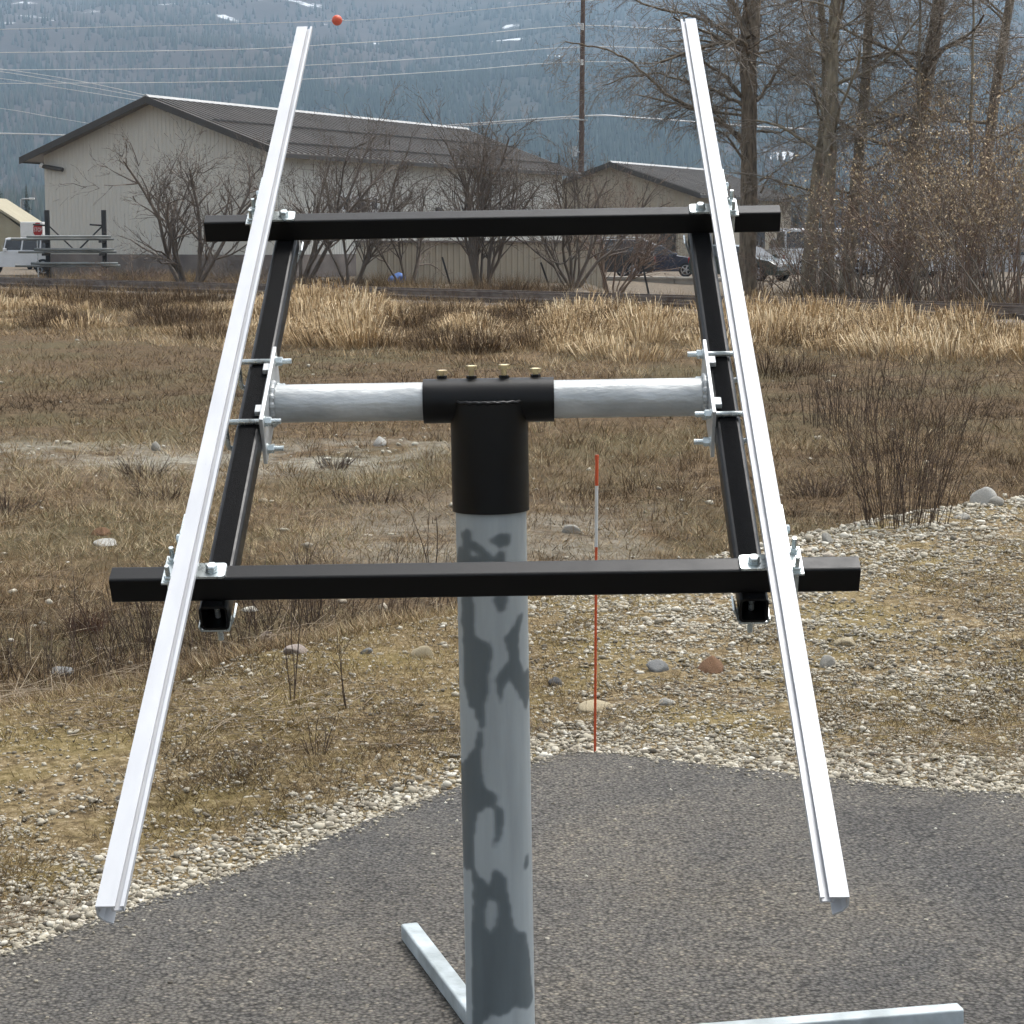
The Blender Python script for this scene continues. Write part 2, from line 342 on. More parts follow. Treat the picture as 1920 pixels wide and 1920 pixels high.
rng = np.random.default_rng(5)
NT = 52000
ty = 1 / rng.uniform(1 / 3700.0, 1 / 900.0, NT * 2); tx = rng.uniform(-0.31, 0.31, NT * 2) * ty
sn_ = fbm(tx / 55.0 + 7, ty / 60.0, 41, 4) + 0.16 * (fbm(tx / 420.0, ty / 600.0, 47, 2) - 0.5) + 0.10 * sstep(2000, 3000, ty) - 0.07
br_ = fbm(tx / 330.0 + 5, ty / 420.0, 51, 3) + 0.10 * sstep(100, -500, tx)
gap = fbm(tx / 60.0, ty / 110.0, 61, 3)
keep = (sn_ + 0.12 * (rng.random(NT * 2) - 0.5) < 0.67) & (rng.random(NT * 2) < np.where(br_ > 0.55, 0.72, 1.0)) & (gap + 0.25 * rng.random(NT * 2) > 0.42)
tx, ty = tx[keep][:NT], ty[keep][:NT]; NT = len(tx); tz = mtn_h(tx, ty)
hh = rng.uniform(7, 15, NT) * (0.75 + 0.5 * fbm(tx / 80.0, ty / 80.0, 71, 2)); rr = hh * rng.uniform(0.13, 0.2, NT)
K = 5; ang = 2 * PI * np.arange(K) / K
prof = [(0.04, 1.0), (0.45, 0.62), (0.40, 0.78)]
V = np.zeros((NT, K + 1, 3))
rj = rng.uniform(0.65, 1.3, (NT, K)); ph = rng.uniform(0, 6.28, NT)[:, None]
V[:, :K, 0] = tx[:, None] + np.cos(ang + ph) * rr[:, None] * rj; V[:, :K, 1] = ty[:, None] + np.sin(ang + ph) * rr[:, None] * rj
V[:, :K, 2] = (tz + hh * 0.02)[:, None] - 1 + rng.uniform(0, 0.16, (NT, K)) * hh[:, None]
V[:, K] = np.stack([tx, ty, tz + hh], -1)
F1 = np.array([[i, (i + 1) % K, K] for i in range(K)])
F = (F1[None] + (np.arange(NT) * (K + 1))[:, None, None]).reshape(-1, 3)
rnd = np.repeat(np.clip(rng.random(NT) * 0.6 + np.where(br_[keep][:NT] > 0.55, 0.4, 0.0), 0, 1), K + 1)
m_for = attrmat('conifer_forest', [(0.0, (0.012, 0.022, 0.015)), (0.5, (0.022, 0.034, 0.022)), (0.7, (0.036, 0.040, 0.026)), (1.0, (0.062, 0.050, 0.038))], 0.95)
tag(meshobj('forest', npmesh('forest', V.reshape(-1, 3), F, False, {'rnd': rnd}), m_for), 'dark conifer forest covering the hazy mountainside', 'forest', kind='stuff')

# ------------------------------------------------------------------ blades, stones, twigs (vectorised)
def blades(name, B, D, Ls, Wd, rnd, mat, bend=0.25, two=True):
    """B bases, D unit-ish directions (n,3), Ls lengths, Wd widths"""
    n_ = len(B); Dn = D / np.linalg.norm(D, axis=1)[:, None]
    side = np.stack([-Dn[:, 1], Dn[:, 0], np.zeros(n_)], -1); a = np.random.default_rng(1).uniform(0, 6.28, n_)
    side = np.stack([np.cos(a), np.sin(a), np.zeros(n_)], -1) * (Wd * 0.5)[:, None]
    tip = B + Dn * Ls[:, None]; hz = np.stack([Dn[:, 0], Dn[:, 1], np.zeros(n_)], -1)
    if two:
        mid = B + Dn * (Ls * 0.55)[:, None] + np.array([0, 0, 1.0]) * (Ls * bend * 0.35)[:, None]
        tip = tip + hz * (Ls * bend)[:, None] - np.array([0, 0, 1.0]) * (Ls * bend * 0.5)[:, None]
        V = np.stack([B - side, B + side, mid - side * 0.75, mid + side * 0.75, tip], 1); F1 = np.array([[0, 1, 3], [0, 3, 2], [2, 3, 4]]); k = 5
    else:
        V = np.stack([B - side, B + side, tip], 1); F1 = np.array([[0, 1, 2]]); k = 3
    F = (F1[None] + (np.arange(n_) * k)[:, None, None]).reshape(-1, 3)
    return meshobj(name, npmesh(name, V.reshape(-1, 3), F, False, {'rnd': np.repeat(rnd, k)}), mat)
def icos():
    t = (1 + 5 ** 0.5) / 2
    v = np.array([(-1, t, 0), (1, t, 0), (-1, -t, 0), (1, -t, 0), (0, -1, t), (0, 1, t), (0, -1, -t), (0, 1, -t), (t, 0, -1), (t, 0, 1), (-t, 0, -1), (-t, 0, 1)], float)
    f = np.array([(0, 11, 5), (0, 5, 1), (0, 1, 7), (0, 7, 10), (0, 10, 11), (1, 5, 9), (5, 11, 4), (11, 10, 2), (10, 7, 6), (7, 1, 8), (3, 9, 4), (3, 4, 2), (3, 2, 6), (3, 6, 8), (3, 8, 9), (4, 9, 5), (2, 4, 11), (6, 2, 10), (8, 6, 7), (9, 8, 1)])
    return v / np.linalg.norm(v[0]), f
IV, IF = icos()
OV = np.array([(1, 0, 0), (0, 1, 0), (-1, 0, 0), (0, -1, 0), (0.25, 0.1, 1), (-0.2, 0, -1)], float); OF = np.array([(0, 1, 4), (1, 2, 4), (2, 3, 4), (3, 0, 4), (1, 0, 5), (2, 1, 5), (3, 2, 5), (0, 3, 5)])
def stones(name, P, S, rnd, mat, seed=0, flat=0.6, chip=False):
    IV_, IF_ = (OV, OF) if chip else (IV, IF); kv = len(IV_)
    g = np.random.default_rng(seed); n_ = len(P)
    ax = S[:, None] * np.stack([g.uniform(0.75, 1.35, n_), g.uniform(0.7, 1.1, n_), g.uniform(0.3, 0.8, n_) * flat / 0.6], -1) * 0.5
    V = IV_[None] * (1 + g.uniform(-0.34, 0.30, (n_, kv, 1))) * (1.25 if chip else 1.0) * ax[:, None]
    a = g.uniform(0, 6.28, n_); c, s = np.cos(a)[:, None], np.sin(a)[:, None]
    tl = g.uniform(-0.4, 0.4, n_)[:, None]
    x, y, z = V[..., 0], V[..., 1], V[..., 2]; y, z = y * np.cos(tl) - z * np.sin(tl), y * np.sin(tl) + z * np.cos(tl)
    V = np.stack([x * c - y * s, x * s + y * c, z], -1) + P[:, None]
    F = (IF_[None] + (np.arange(n_) * kv)[:, None, None]).reshape(-1, 3)
    return meshobj(name, npmesh(name, V.reshape(-1, 3), F, False, {'rnd': np.repeat(rnd, kv)}), mat)
def tubes(name, segs, mat, parent=None, k=3):
    """segs: list of (p0, p1, r0, r1)"""
    A = np.array([(*s[0], *s[1], s[2], s[3]) for s in segs], dtype=np.float64)
    p0, p1, r0, r1 = A[:, :3], A[:, 3:6], A[:, 6], A[:, 7]
    d = p1 - p0; d /= np.maximum(np.linalg.norm(d, axis=1), 1e-9)[:, None]
    ref = np.where(np.abs(d[:, 2:3]) < 0.9, np.array([[0, 0, 1.0]]), np.array([[1.0, 0, 0]]))
    a = np.cross(d, ref); a /= np.linalg.norm(a, axis=1)[:, None]; b_ = np.cross(d, a)
    if k == 2:
        th = np.random.default_rng(len(A)).uniform(0, PI, len(A))[:, None]; o_ = a * np.cos(th) + b_ * np.sin(th)
        V = np.stack([p0 - o_ * r0[:, None], p0 + o_ * r0[:, None], p1 + o_ * r1[:, None], p1 - o_ * r1[:, None]], 1)
        return meshobj(name, npmesh(name, V.reshape(-1, 3), np.arange(4 * len(A)).reshape(-1, 4)), mat, parent)
    V = np.zeros((len(A), 2 * k, 3))
    for j in range(k):
        o_ = a * math.cos(2 * PI * j / k) + b_ * math.sin(2 * PI * j / k)
        V[:, j] = p0 + o_ * r0[:, None]; V[:, k + j] = p1 + o_ * r1[:, None]
    F1 = np.array([[j, (j + 1) % k, k + (j + 1) % k, k + j] for j in range(k)])
    F = (F1[None] + (np.arange(len(A)) * 2 * k)[:, None, None]).reshape(-1, 4)
    return meshobj(name, npmesh(name, V.reshape(-1, 3), F, k > 3), mat, parent)

# ---- gravel on the pad
m_gravel = attrmat('gravel_stone', [(0.0, (0.09, 0.080, 0.065)), (0.18, (0.20, 0.175, 0.135)), (0.40, (0.31, 0.275, 0.21)), (0.62, (0.42, 0.38, 0.295)), (0.80, (0.49, 0.45, 0.365)), (0.95, (0.62, 0.59, 0.51)), (1.0, (0.32, 0.20, 0.12))], 0.85, spec=0.25)
rng = np.random.default_rng(11)
N = 420000
yy = 1 / rng.uniform(1 / 15.0, 1 / 3.9, N); xx = rng.uniform(-0.31, 0.31, N) * yy
da = yy - asphalt_y(xx); dc = crest_y(xx) - yy
right = sstep(-0.5, 2.5, xx)
patch = fbm(xx * 1.1, yy * 0.8, 81, 4)
edge = np.exp(-np.clip(da, 0, 9) / (0.30 + 0.35 * right * 0.6))
dens = np.clip(edge * (0.55 + 1.1 * sstep(0.38, 0.58, fbm(xx * 2.3, yy * 2.3, 87, 3))) + (0.16 + 0.75 * right) * sstep(0.36, 0.62, patch + 0.05 * right) + 0.11 + 0.26 * right + 0.9 * sstep(-0.6, 1.2, xx) * sstep(2.6, 0.2, dc), 0, 1)
dens = np.where(da < 0, np.exp(da / 0.03) * 0.5 + 0.006 * np.exp(da / 0.35) + 0.0012 * np.exp(da / 1.2), dens)
ok = (rng.random(N) < dens) & (dc > -0.5)
xx, yy, da = xx[ok], yy[ok], da[ok]
sz = np.clip(rng.lognormal(math.log(0.0098), 0.55, len(xx)), 0.005, 0.040) * (0.66 + 0.045 * yy)
nearc = sstep(-0.6, 1.2, xx) * sstep(2.6, 0.2, crest_y(xx) - yy); sz = np.where(da > 0.5, sz * (0.78 + 0.45 * nearc), sz); sz = np.where(da < 0, np.minimum(sz, 0.013), sz)
zz = np.where(da < 0, SLOPE * (xx - XP) + sz * 0.12, terrain(xx, yy) + sz * rng.uniform(0.0, 0.22, len(xx)))
print('gravel', len(xx))
grn = np.clip(rng.beta(1.8, 1.9, len(xx)) + 0.14 * nearc, 0, 0.97); GP = np.stack([xx, yy, zz], -1); bigm = (sz * 600 / yy > 1.35)
tag(stones('gravel', GP[bigm], sz[bigm], grn[bigm], m_gravel, 3), 'pale rounded gravel along the asphalt edge and over the pad', 'gravel', kind='stuff')
tag(stones('gravel_chips', GP[~bigm], sz[~bigm], grn[~bigm], m_gravel, 13, chip=True), 'fine pale stone chips between the gravel on the pad', 'gravel', kind='stuff')
print('big gravel', bigm.sum(), 'chips', (~bigm).sum())
# loose stones in the field
N = 9000
yy = 1 / rng.uniform(1 / 50.0, 1 / 10.0, N); xx = rng.uniform(-0.31, 0.31, N) * yy
row = 450 + FPX * FIELDH / yy; colp = 960 + FPX * xx / yy
bd = np.exp(-((row - 850 - 14 * np.sin(colp / 210.0)) / 22.0) ** 2) * sstep(980, 700, colp) + 0.5 * np.exp(-((row - 1020) / 70.0) ** 2) * sstep(500, 700, colp) * sstep(1400, 1150, colp)
ok = (rng.random(N) < 0.05 + 0.7 * bd * sstep(0.42, 0.6, fbm(xx * 0.9, yy * 0.9, 83, 3))) & (yy - crest_y(xx) > 0.3)
xx, yy = xx[ok], yy[ok]; sz = np.clip(rng.lognormal(math.log(0.04), 0.5, len(xx)), 0.015, 0.14)
tag(stones('field_stones', np.stack([xx, yy, terrain(xx, yy) + sz * 0.12], -1), sz, np.clip(rng.beta(3, 1.6, len(xx)), 0, 0.93), m_gravel, 4), 'small pale stones strewn through the brown field', 'stones', kind='stuff')

# ---- dry grasses
G_FIELD = [(0.0, (0.042, 0.027, 0.016)), (0.25, (0.108, 0.070, 0.038)), (0.45, (0.185, 0.124, 0.066)), (0.62, (0.280, 0.193, 0.104)), (0.78, (0.40, 0.295, 0.168)), (0.86, (0.150, 0.138, 0.055)), (1.0, (0.52, 0.43, 0.28))]
m_grass = attrmat('dry_grass', G_FIELD)
m_tall = attrmat('tall_golden_grass', [(0.0, (0.13, 0.085, 0.045)), (0.25, (0.27, 0.185, 0.095)), (0.5, (0.43, 0.305, 0.165)), (0.75, (0.57, 0.43, 0.255)), (1.0, (0.72, 0.60, 0.41))])
m_pad = attrmat('pad_grass', [(0.0, (0.055, 0.037, 0.020)), (0.3, (0.140, 0.095, 0.045)), (0.55, (0.255, 0.182, 0.080)), (0.75, (0.37, 0.275, 0.130)), (0.88, (0.185, 0.160, 0.040)), (1.0, (0.45, 0.365, 0.22))])
def tufts(rng, x, y, z, nb, L, Wd, spread, lean, rnd, rj=0.12):
    n_ = len(x); i = np.repeat(np.arange(n_), nb); m_ = len(i)
    r = np.abs(rng.normal(0, 1, m_)) * spread[i]; a = rng.uniform(0, 6.28, m_)
    B = np.stack([x[i] + np.cos(a) * r, y[i] + np.sin(a) * r, z[i] - 0.01], -1)
    D = np.stack([np.cos(a) * lean[i] * rng.uniform(0.2, 1.6, m_) + rng.normal(0, 0.15, m_), np.sin(a) * lean[i] * rng.uniform(0.2, 1.6, m_) + rng.normal(0, 0.15, m_), np.ones(m_)], -1)
    return B, D, L[i] * rng.uniform(0.3, 1.2, m_), Wd[i] * rng.uniform(0.7, 1.3, m_), np.clip(rnd[i] + rng.normal(0, rj * 1.5, m_), 0, 1)
rng = np.random.default_rng(21)
# short matted field grass
N = 42000
yy = 1 / rng.uniform(1 / 60.0, 1 / 8.2, N); xx = rng.uniform(-0.30, 0.30, N) * yy
t_ = (xx - TA[0]) * TN[0] + (yy - TA[1]) * TN[1]
row = 450 + FPX * FIELDH / yy; colp = 960 + FPX * xx / yy
bd = np.exp(-((row - 850 - 14 * np.sin(colp / 210.0)) / 22.0) ** 2) * sstep(980, 700, colp) + 0.6 * np.exp(-((row - 1020) / 70.0) ** 2) * sstep(500, 700, colp) * sstep(1400, 1150, colp)
ok = (yy > crest_y(xx) + 0.2) & (t_ > 4) & (rng.random(N) > bd * 0.75)
xx, yy, row, colp = xx[ok], yy[ok], row[ok], colp[ok]
tone = fbm(xx * 0.22, yy * 0.16, 91, 4); fine = fbm(xx * 1.3, yy * 0.9, 93, 3)
dark = np.exp(-((row - 745) / 45.0) ** 2) * (0.18 + 0.22 * sstep(1150, 1450, colp)) + 0.10 * np.exp(-((row - 880) / 60.0) ** 2) * sstep(1050, 1250, colp) + 0.10 * np.exp(-((row - 1180) / 60.0) ** 2)
lite = np.exp(-((row - 650) / 40.0) ** 2) * 0.13
rn = np.clip(0.375 + (tone - 0.5) * 1.4 + (fine - 0.5) * 0.7 - dark + lite - 0.14 * sstep(880, 920, row) * sstep(950, 1100, colp), 0.02, 0.82)
rn = np.where((rng.random(len(xx)) < 0.10) & (row > 860), 0.86, rn)
L_ = (0.07 + 0.13 * fine + 0.08 * rng.random(len(xx))) * (1 + 0.6 * (tone - 0.4)) * (0.5 + 0.5 * sstep(12, 26, yy))
print('field tufts', len(xx))
tag(blades('field_grass', *tufts(rng, xx, yy, terrain(xx, yy), 9, L_, 0.0022 + 0.00021 * yy, 0.035 + 0.0022 * yy, 0.7 + 1.6 * rng.random(len(xx)), rn, 0.17), m_grass, two=False), 'short matted brown grass covering the field', 'grass', kind='stuff')
# brown weeds: darker upright stems
N = 2600
yy = 1 / rng.uniform(1 / 50.0, 1 / 8.6, N); xx = rng.uniform(-0.30, 0.30, N) * yy
row = 450 + FPX * FIELDH / yy; colp = 960 + FPX * xx / yy
pr = sstep(0.42, 0.62, fbm(xx * 0.35, yy * 0.25, 97, 3)) * 0.6 + 0.7 * np.exp(-((row - 760) / 50.0) ** 2) * sstep(1150, 1450, colp) + 0.6 * np.exp(-((yy - crest_y(xx) - 1.6) / 1.2) ** 2) * sstep(1100, 800, colp)
ok = (yy > crest_y(xx) + 0.5) & (rng.random(N) < pr); xx, yy = xx[ok], yy[ok]
tag(blades('field_weeds', *tufts(rng, xx, yy, terrain(xx, yy), 16, rng.uniform(0.12, 0.30, len(xx)) * (0.6 + 0.6 * sstep(12, 24, yy)), 0.003 + 0.00016 * yy, 0.04 + 0.003 * yy, 0.35 + 0.3 * rng.random(len(xx)), rng.uniform(0.02, 0.40, len(xx))), m_grass, two=False), 'dry brown weed stems standing in the field', 'weeds', kind='stuff')
# tall golden grass in front of the railway, in arching mounds
def track_xy(s_, t_): return TA[0] + TD[0] * s_ + TN[0] * t_, TA[1] + TD[1] * s_ + TN[1] * t_
NM = 1500
mx_, my_ = track_xy(rng.uniform(-14, 62, NM), rng.uniform(3.0, 12.5, NM)); tm = (mx_ - TA[0]) * TN[0] + (my_ - TA[1]) * TN[1]
cm = 960 + FPX * mx_ / np.maximum(my_, 1)
fav = 0.16 + 0.84 * (sstep(515, 545, cm) * sstep(735, 690, cm)) + 0.75 * sstep(1010, 1080, cm) * sstep(1250, 1200, cm) + 0.72 * sstep(1240, 1330, cm) + 0.25 * sstep(780, 860, cm) * sstep(1010, 960, cm) + 0.20 * sstep(60, 0, cm)
ok = (rng.random(NM) < np.clip(fav, 0, 1)) & (tm < 12.5 - 3.6 * sstep(1150, 1500, cm) + 1.2 * (fbm(mx_ * 0.4, my_ * 0.4, 131, 2) - 0.5)) & (np.abs(mx_ / my_) < 0.31) & (my_ > 20); mx_, my_, tm, cm, fav = mx_[ok], my_[ok], tm[ok], cm[ok], fav[ok]
mh = (0.35 + 0.75 * rng.random(len(mx_)) ** 1.5) * (0.6 + 0.4 * np.clip(fav, 0, 1)) * (0.45 + 0.55 * sstep(2.5, 6.0, tm + 4 * (fav > 0.8)))
mr = 0.35 + 0.55 * rng.random(len(mx_)); mc = np.clip(rng.normal(0.60, 0.12, len(mx_)), 0.2, 0.9)
i_ = np.repeat(np.arange(len(mx_)), 190); q = len(i_)
ra_ = rng.uniform(0, 6.28, q); rr_ = np.sqrt(rng.random(q)); sw = rng.normal(0, 0.25, len(mx_))[i_]
bx_ = mx_[i_] + np.cos(ra_) * rr_ * mr[i_]; by_ = my_[i_] + np.sin(ra_) * rr_ * mr[i_]
Dm = np.stack([np.cos(ra_) * rr_ * 0.75 + sw + rng.normal(0, 0.28, q), np.sin(ra_) * rr_ * 0.75 + rng.normal(0, 0.28, q), np.ones(q)], -1)
Lm = mh[i_] * (1.05 - 0.45 * rr_) * rng.uniform(0.45, 1.15, q)
print('mounds', len(mx_), q)
tag(blades('tall_grass', np.stack([bx_, by_, terrain(bx_, by_) - 0.02], -1), Dm, Lm, (0.006 + 0.00022 * by_) * rng.uniform(0.6, 1.4, q), np.clip(mc[i_] + rng.normal(0, 0.22, q), 0, 1), m_tall, bend=0.5), 'tall golden dry grass along the railway embankment', 'grass', kind='stuff')
N = 7000
t2 = rng.uniform(1.2, 14, N); xx, yy = track_xy(rng.uniform(-14, 62, N), t2); ok = (t2 < 14 - 4.0 * sstep(1150, 1500, 960 + FPX * xx / np.maximum(yy, 1))) & (np.abs(xx / yy) < 0.31) & (yy > 20); xx, yy = xx[ok], yy[ok]
pt = fbm(xx * 0.3, yy * 0.3, 101, 3)
tag(blades('embankment_grass', *tufts(rng, xx, yy, terrain(xx, yy), 12, 0.14 + 0.26 * pt, 0.005 + 0.0002 * yy, 0.16 + 0 * xx, 0.6 + 0.8 * rng.random(len(xx)), np.clip(0.42 + (fbm(xx * 0.5, yy * 0.5, 103, 3) - 0.5) * 1.3, 0.05, 0.9), 0.16), m_tall, two=False), 'knee-high straw coloured grass on the railway embankment', 'grass', kind='stuff')
# darker weeds mixed through the embankment
NM = 260
mx_, my_ = track_xy(rng.uniform(-14, 62, NM), rng.uniform(4.5, 12.5, NM)); cm = 960 + FPX * mx_ / np.maximum(my_, 1)
fav = 0.12 + 0.42 * sstep(520, 400, cm) + 0.7 * sstep(690, 740, cm) * sstep(1090, 1000, cm)
ok = (rng.random(NM) < fav) & (np.abs(mx_ / my_) < 0.31) & (my_ > 20); mx_, my_ = mx_[ok], my_[ok]
mh = 0.5 + 0.45 * rng.random(len(mx_)); mr = 0.5 + 0.7 * rng.random(len(mx_)); mc = rng.uniform(0.14, 0.42, len(mx_))
i_ = np.repeat(np.arange(len(mx_)), 420); q = len(i_); ra_ = rng.uniform(0, 6.28, q); rr_ = np.sqrt(rng.random(q))
bx_ = mx_[i_] + np.cos(ra_) * rr_ * mr[i_]; by_ = my_[i_] + np.sin(ra_) * rr_ * mr[i_]
Dm = np.stack([np.cos(ra_) * rr_ * 0.8 + rng.normal(0, 0.35, q), np.sin(ra_) * rr_ * 0.8 + rng.normal(0, 0.35, q), np.ones(q)], -1)
tag(blades('embankment_weeds', np.stack([bx_, by_, terrain(bx_, by_) - 0.02], -1), Dm, mh[i_] * (1.05 - 0.5 * rr_) * rng.uniform(0.4, 1.1, q), (0.004 + 0.00016 * by_) * rng.uniform(0.6, 1.3, q), np.clip(mc[i_] + rng.normal(0, 0.1, q), 0, 0.8), m_grass, bend=0.3), 'grey brown dead weeds between the tall grass clumps', 'weeds', kind='stuff')
NM = 420
mx_, my_ = track_xy(rng.uniform(-14, 75, NM), np.where(rng.random(NM) < 0.45, rng.uniform(-3.0, 1.2, NM), rng.uniform(-13, -2.5, NM))); tm = (mx_ - TA[0]) * TN[0] + (my_ - TA[1]) * TN[1]
ok = (np.abs(mx_ / my_) < 0.31) & (my_ > 20); mx_, my_, tm = mx_[ok], my_[ok], tm[ok]
mh = np.where(tm > -3, 0.22 + 0.25 * rng.random(len(mx_)), 0.35 + 0.5 * rng.random(len(mx_))); mr = 0.5 + 0.8 * rng.random(len(mx_)); mc = np.where(rng.random(len(mx_)) < 0.5, rng.uniform(0.15, 0.35, len(mx_)), rng.uniform(0.45, 0.7, len(mx_)))
i_ = np.repeat(np.arange(len(mx_)), 150); q = len(i_); ra_ = rng.uniform(0, 6.28, q); rr_ = np.sqrt(rng.random(q))
bx_ = mx_[i_] + np.cos(ra_) * rr_ * mr[i_]; by_ = my_[i_] + np.sin(ra_) * rr_ * mr[i_]
Dm = np.stack([np.cos(ra_) * rr_ * 0.8 + rng.normal(0, 0.35, q), np.sin(ra_) * rr_ * 0.8 + rng.normal(0, 0.35, q), np.ones(q)], -1)
tag(blades('trackside_weeds', np.stack([bx_, by_, terrain(bx_, by_) - 0.02 + np.where(np.abs(tm[i_]) < 1.6, 0.12, 0.0)], -1), Dm, mh[i_] * rng.uniform(0.4, 1.1, q), (0.005 + 0.0002 * by_) * rng.uniform(0.6, 1.3, q), np.clip(mc[i_] + rng.normal(0, 0.14, q), 0, 0.82), m_grass, two=False), 'ragged brown weeds on and behind the railway track', 'weeds', kind='stuff')
# wisps, moss and litter on the gravel pad
N = 62000
yy = 1 / rng.uniform(1 / 14.5, 1 / 4.2, N); xx = rng.uniform(-0.30, 0.30, N) * yy
da = yy - asphalt_y(xx); ok = (da > 0.12) & (yy < crest_y(xx) + 0.6)
pt = fbm(xx * 1.3 + 4, yy * 0.9, 111, 4); rt = sstep(-0.3, 2.0, xx)
ok &= (rng.random(N) < sstep(0.30, 0.56, pt - 0.03 * rt) * sstep(0.05, 0.9, da) * (1 - 0.15 * rt) * (1 - 0.7 * rt * sstep(2.4, 0.3, crest_y(xx) - yy))); xx, yy, pt = xx[ok], yy[ok], pt[ok]
rn = np.clip(0.50 - 0.12 * sstep(-0.3, 2.0, xx) + (fbm(xx * 0.9, yy * 0.6, 113, 3) - 0.5) * 1.5, 0.03, 0.84); rn = np.where(rng.random(len(xx)) < 0.16, 0.88, rn)
tag(blades('pad_grass', *tufts(rng, xx, yy, terrain(xx, yy), 11, 0.025 + 0.06 * rng.random(len(xx)) * (0.5 + pt), 0.0016 + 0.00016 * yy, 0.03 + 0.02 * rng.random(len(xx)), 1.2 + 1.3 * rng.random(len(xx)), rn), m_pad, two=False), 'flattened yellowish dry grass and moss over the gravel pad', 'grass', kind='stuff')
N = 1500
yy = 1 / rng.uniform(1 / 14.5, 1 / 4.6, N); xx = rng.uniform(-0.30, 0.30, N) * yy
ok = (yy - asphalt_y(xx) > 0.35) & (yy < crest_y(xx) + 0.2) & (rng.random(N) < 0.25 + 0.75 * sstep(0.45, 0.62, fbm(xx * 0.9 + 30, yy * 0.7, 121, 3))); xx, yy = xx[ok], yy[ok]
tag(blades('pad_weeds', *tufts(rng, xx, yy, terrain(xx, yy), 60, rng.uniform(0.02, 0.06, len(xx)), 0.0020 + 0.00022 * yy, rng.uniform(0.04, 0.13, len(xx)), 1.2 + 1.2 * rng.random(len(xx)), rng.uniform(0.0, 0.20, len(xx)), 0.06), m_pad, two=False), 'dark brown dead mats of weed on the gravel pad', 'weeds', kind='stuff')
# fallen twigs and straw lying about on the pad
N = 9000
yy = 1 / rng.uniform(1 / 22.0, 1 / 4.6, N); xx = rng.uniform(-0.30, 0.30, N) * yy
ok = (yy - asphalt_y(xx) > 0.25) & ((fbm(xx * 0.8, yy * 0.8, 117, 3) > 0.47) | (yy > crest_y(xx) + 0.5)); xx, yy = xx[ok], yy[ok]; n_ = len(xx)
fld = yy > crest_y(xx) + 0.5; a = rng.uniform(0, PI, n_); ln = rng.uniform(0.02, 0.11, n_) * np.where(fld, 1.5, 1.0); zz = terrain(xx, yy) + np.where(fld, rng.uniform(0.01, 0.09, n_), 0.012)
segs = [((x - math.cos(q) * h, y - math.sin(q) * h, z), (x + math.cos(q) * h, y + math.sin(q) * h, z + d), 0.0017, 0.001) for x, y, z, q, h, d in zip(xx, yy, zz, a, ln, rng.normal(0, 0.012, n_) * np.where(fld, 4, 1))]
m_twigl = pmat('bleached_twig', (0.42, 0.34, 0.235), 0.9, col2=(0.14, 0.098, 0.062), scale=1.6)
tag(tubes('twig_litter', segs, m_twigl), 'thin dead twigs lying on the gravel pad', 'twigs', kind='stuff')
# ------------------------------------------------------------------ the solar panel mount
YAW, ROLL, TILT = -0.0148, 0.0176, 0.491
Rr = Matrix.Rotation(YAW, 4, 'Z') @ Matrix.Rotation(-ROLL, 4, 'Y')
Rt = Rr @ Matrix.Rotation(TILT, 4, 'X')
O_T = Vector((-0.0316, 4.2327, 1.2727 + 0.11))           # origin of the tilted frame (x across, v up the rails, n normal)
XO = -0.0131; VH, NH = -0.095, 0.060                      # torque tube axis in the tilted frame
HEAD = O_T + Rt @ Vector((XO, VH, NH))
up = Rr @ Vector((0, 0, 1))
zh = (HEAD.z - SLOPE * (HEAD.x - XP)) / (up.z - SLOPE * up.x)
ROOT = HEAD - up * zh
mount = empty('solar_panel_mount', ROOT); mount.rotation_mode = 'QUATERNION'; mount.rotation_quaternion = Rr.to_quaternion()
tag(mount, 'two-rail solar panel mounting frame on a grey patched steel pole, nearest thing on the asphalt', 'solar mount')
MT = Matrix.Translation(Rr.inverted() @ (O_T - ROOT)) @ Matrix.Rotation(TILT, 4, 'X')   # tilted frame in the mount's own frame
HL = Rr.inverted() @ (HEAD - ROOT)                                                        # head in the mount's own frame

def metalmat(name, c1, c2, rough, metal, scale=14, bump=0.0, bscale=120, stretch=None, spec=0.5):
    return pmat(name, c1, rough, metal, c2, scale, bump, bscale, spec=spec, stretch=stretch, rvar=0.10, rscale=scale * 1.7, detail=8)
m_black = pmat('black_powder_coat', (0.0022, 0.0022, 0.0026), 0.40, 0, (0.0034, 0.0032, 0.0030), 7, 0.04, 700, spec=0.26, rvar=0.10, rscale=14)
m_arm = pmat('matte_black_paint', (0.0055, 0.0055, 0.006), 0.8, 0, (0.003, 0.003, 0.0032), 90, 0.3, 500, spec=0.10)
m_alu = metalmat('anodised_aluminium', (0.50, 0.51, 0.525), (0.43, 0.44, 0.46), 0.50, 0.12, 7, 0.0, stretch=(3, 0.8, 3), spec=0.35)
m_galv = metalmat('galvanised_steel', (0.60, 0.615, 0.61), (0.30, 0.315, 0.315), 0.46, 0.40, 9, 0.16, 70, stretch=(0.6, 1.6, 1.6))
m_galvp = metalmat('galvanised_plate', (0.66, 0.68, 0.685), (0.50, 0.52, 0.525), 0.40, 0.5, 30, 0.05, 150)
m_zinc = metalmat('bright_zinc', (0.66, 0.71, 0.71), (0.48, 0.53, 0.53), 0.30, 0.75, 60)
m_yzinc = metalmat('yellow_zinc', (0.62, 0.52, 0.30), (0.42, 0.33, 0.20), 0.32, 0.8, 40)
m_leg = metalmat('primed_leg_steel', (0.50, 0.55, 0.565), (0.27, 0.30, 0.30), 0.5, 0.12, 13, 0.12, 60)

